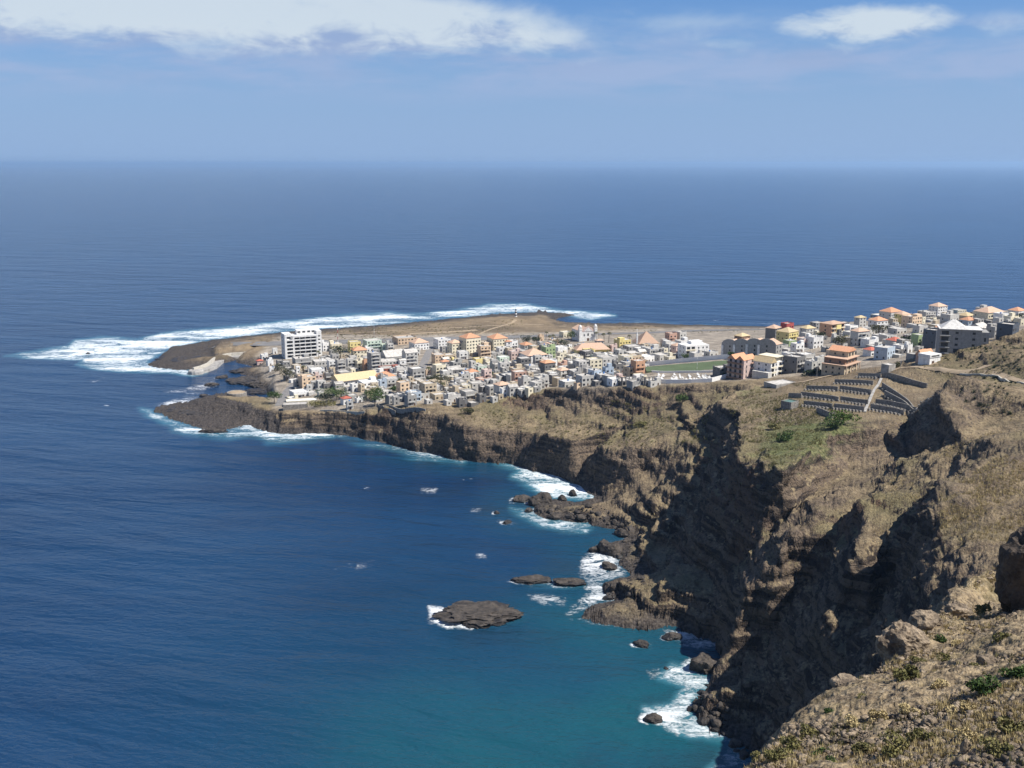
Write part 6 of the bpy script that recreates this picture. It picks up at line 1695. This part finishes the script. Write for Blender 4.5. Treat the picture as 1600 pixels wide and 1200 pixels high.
near_rock(1414, 1022, 72, 62, 'big weathered boulder perched on the edge of the near slope', 5, 12)
near_rock(1450, 985, 44, 34, 'smaller rough boulder leaning behind the big perched one', 4, 14)
near_rock(1196, 1152, 26, 36, 'pale upright rock at the lowest end of the near slope crest', 4, 19)
near_rock(1325, 1072, 40, 20, 'flat pale slab jutting from the near slope crest', 4, 23)
M_CRAG_SHADE = rock_mat('shaded_crag', (.028, .023, .020), (.12, .092, .068), False, .6)  # darker rock: shade on the outcrop's face is put into its colour
near_rock(1622, 945, 100, 120, 'tall rock outcrop, shade in its colour, cut by the edge of the view', 5, 17, .25, M_CRAG_SHADE, 1.25)  # outcrop made larger so that it shades the slope to its left
near_rock(1508, 1185, 14, 40, 'slim pale standing stone at the lower edge of the view', 3, 29)
near_rock(1500, 965, 34, 22, 'dark angular rock in the gully above the perched boulder', 4, 31)
near_rock(1455, 1132, 20, 16, 'dark lump of rock beside a green shrub on the near slope', 3, 37)
near_rock(1545, 1040, 30, 20, 'dark broken rock high on the near slope', 4, 41)

SHM = [crown_mesh('crown', 900, .55, .5, .34, .26, .055, [M_SCRUB, M_SCRUB, M_LEAF, M_DRY][i % 4], 6, 60 + i) for i in range(8)]
STM = trunk_mesh('stem', .6, .03, .35, 3, 5)
spots = [(1415, 1065, 50), (1432, 1042, 26), (1545, 1088, 62), (1500, 1118, 40), (1400, 1185, 62), (1262, 1148, 34), (1300, 1118, 30), (1330, 1140, 34), (1236, 1175, 40), (1215, 1195, 40), (1305, 1195, 28), (1366, 1130, 36), (1480, 1040, 34), (1560, 1010, 46), (1590, 1060, 50), (1520, 1160, 44), (1440, 1160, 40),
         (1350, 1100, 26), (1395, 1100, 30), (1470, 1085, 34), (1580, 1150, 60), (1180, 1190, 30), (1465, 1008, 30), (1500, 1010, 26), (1535, 960, 30), (1560, 1180, 46), (1280, 1180, 34), (1420, 1120, 28), (1520, 1050, 30), (1350, 1180, 36)]
ORD = ['bright green', 'yellow green', 'dry straw coloured', 'pale olive', 'grey olive']
for i, (u, v, w) in enumerate(spots):
    x, y, z = hit(u, v, 28, 160); s = w * y / F
    root = link('shrub', None); root.location = (x, y, z - .05); root.scale = (s, s, s); root.rotation_euler = (0, 0, i * 1.7)
    link('crown', SHM[i % 8], root); link('stem', STM, root)
    kinds_ = ['olive', 'grey olive', 'dark green', 'straw coloured'][i % 4]; band = 'upper' if v < 1065 else ('middle' if v < 1135 else 'lower')
    same = sorted(p_[0] for k_, p_ in enumerate(spots) if k_ % 4 == i % 4 and ('upper' if p_[1] < 1065 else ('middle' if p_[1] < 1135 else 'lower')) == band)
    tag(root, f'{kinds_} tufted shrub on the {band} part of the near slope, ' + ('the only one there' if len(same) == 1 else ['first', 'second', 'third', 'fourth', 'fifth', 'sixth'][same.index(u)] + ' from left'), 'shrub', 'shrubs on the near slope')
pts = scatter_px(1500, [(345, 545), (470, 520), (640, 508), (800, 496), (870, 500), (1000, 509), (1190, 513), (1190, 524), (900, 527), (620, 535), (420, 548)], rn)
X, Yv = hit_many([p[0] for p in pts], [p[1] for p in pts], 700, 1400, 1.0); k = fbm(X, Yv, X * 0, 60, 3) > 0
tufts('plain_scrub', X[k], Yv[k], 1.0, 26, M_SCRUB, 15, spread=1.5)
# dark bushes dotted over the eastern hillside
pts = scatter_px(420, [(1470, 556), (1540, 540), (1600, 522), (1640, 520), (1640, 640), (1560, 650), (1500, 640), (1500, 600), (1560, 585), (1500, 575)], rn)
X, Yv = hit_many([p[0] for p in pts], [p[1] for p in pts], 300, 700, .6); k = fbm(X, Yv, X * 0, 30, 3) > -.05
tufts('hillside_scrub', X[k], Yv[k], 1.1, 40, M_LEAFD, 12, spread=1.3)
pts = scatter_px(900, [(790, 640), (880, 622), (1000, 630), (1110, 645), (1105, 690), (1040, 700), (960, 705), (900, 690), (830, 680), (740, 665), (700, 650)], rn)
X, Yv = hit_many([p[0] for p in pts], [p[1] for p in pts], 480, 720, .6); k = fbm(X, Yv, X * 0, 30, 3) > -.1
tufts('slope_scrub', X[k], Yv[k], .9, 30, M_SCRUB, 13, spread=1.3)
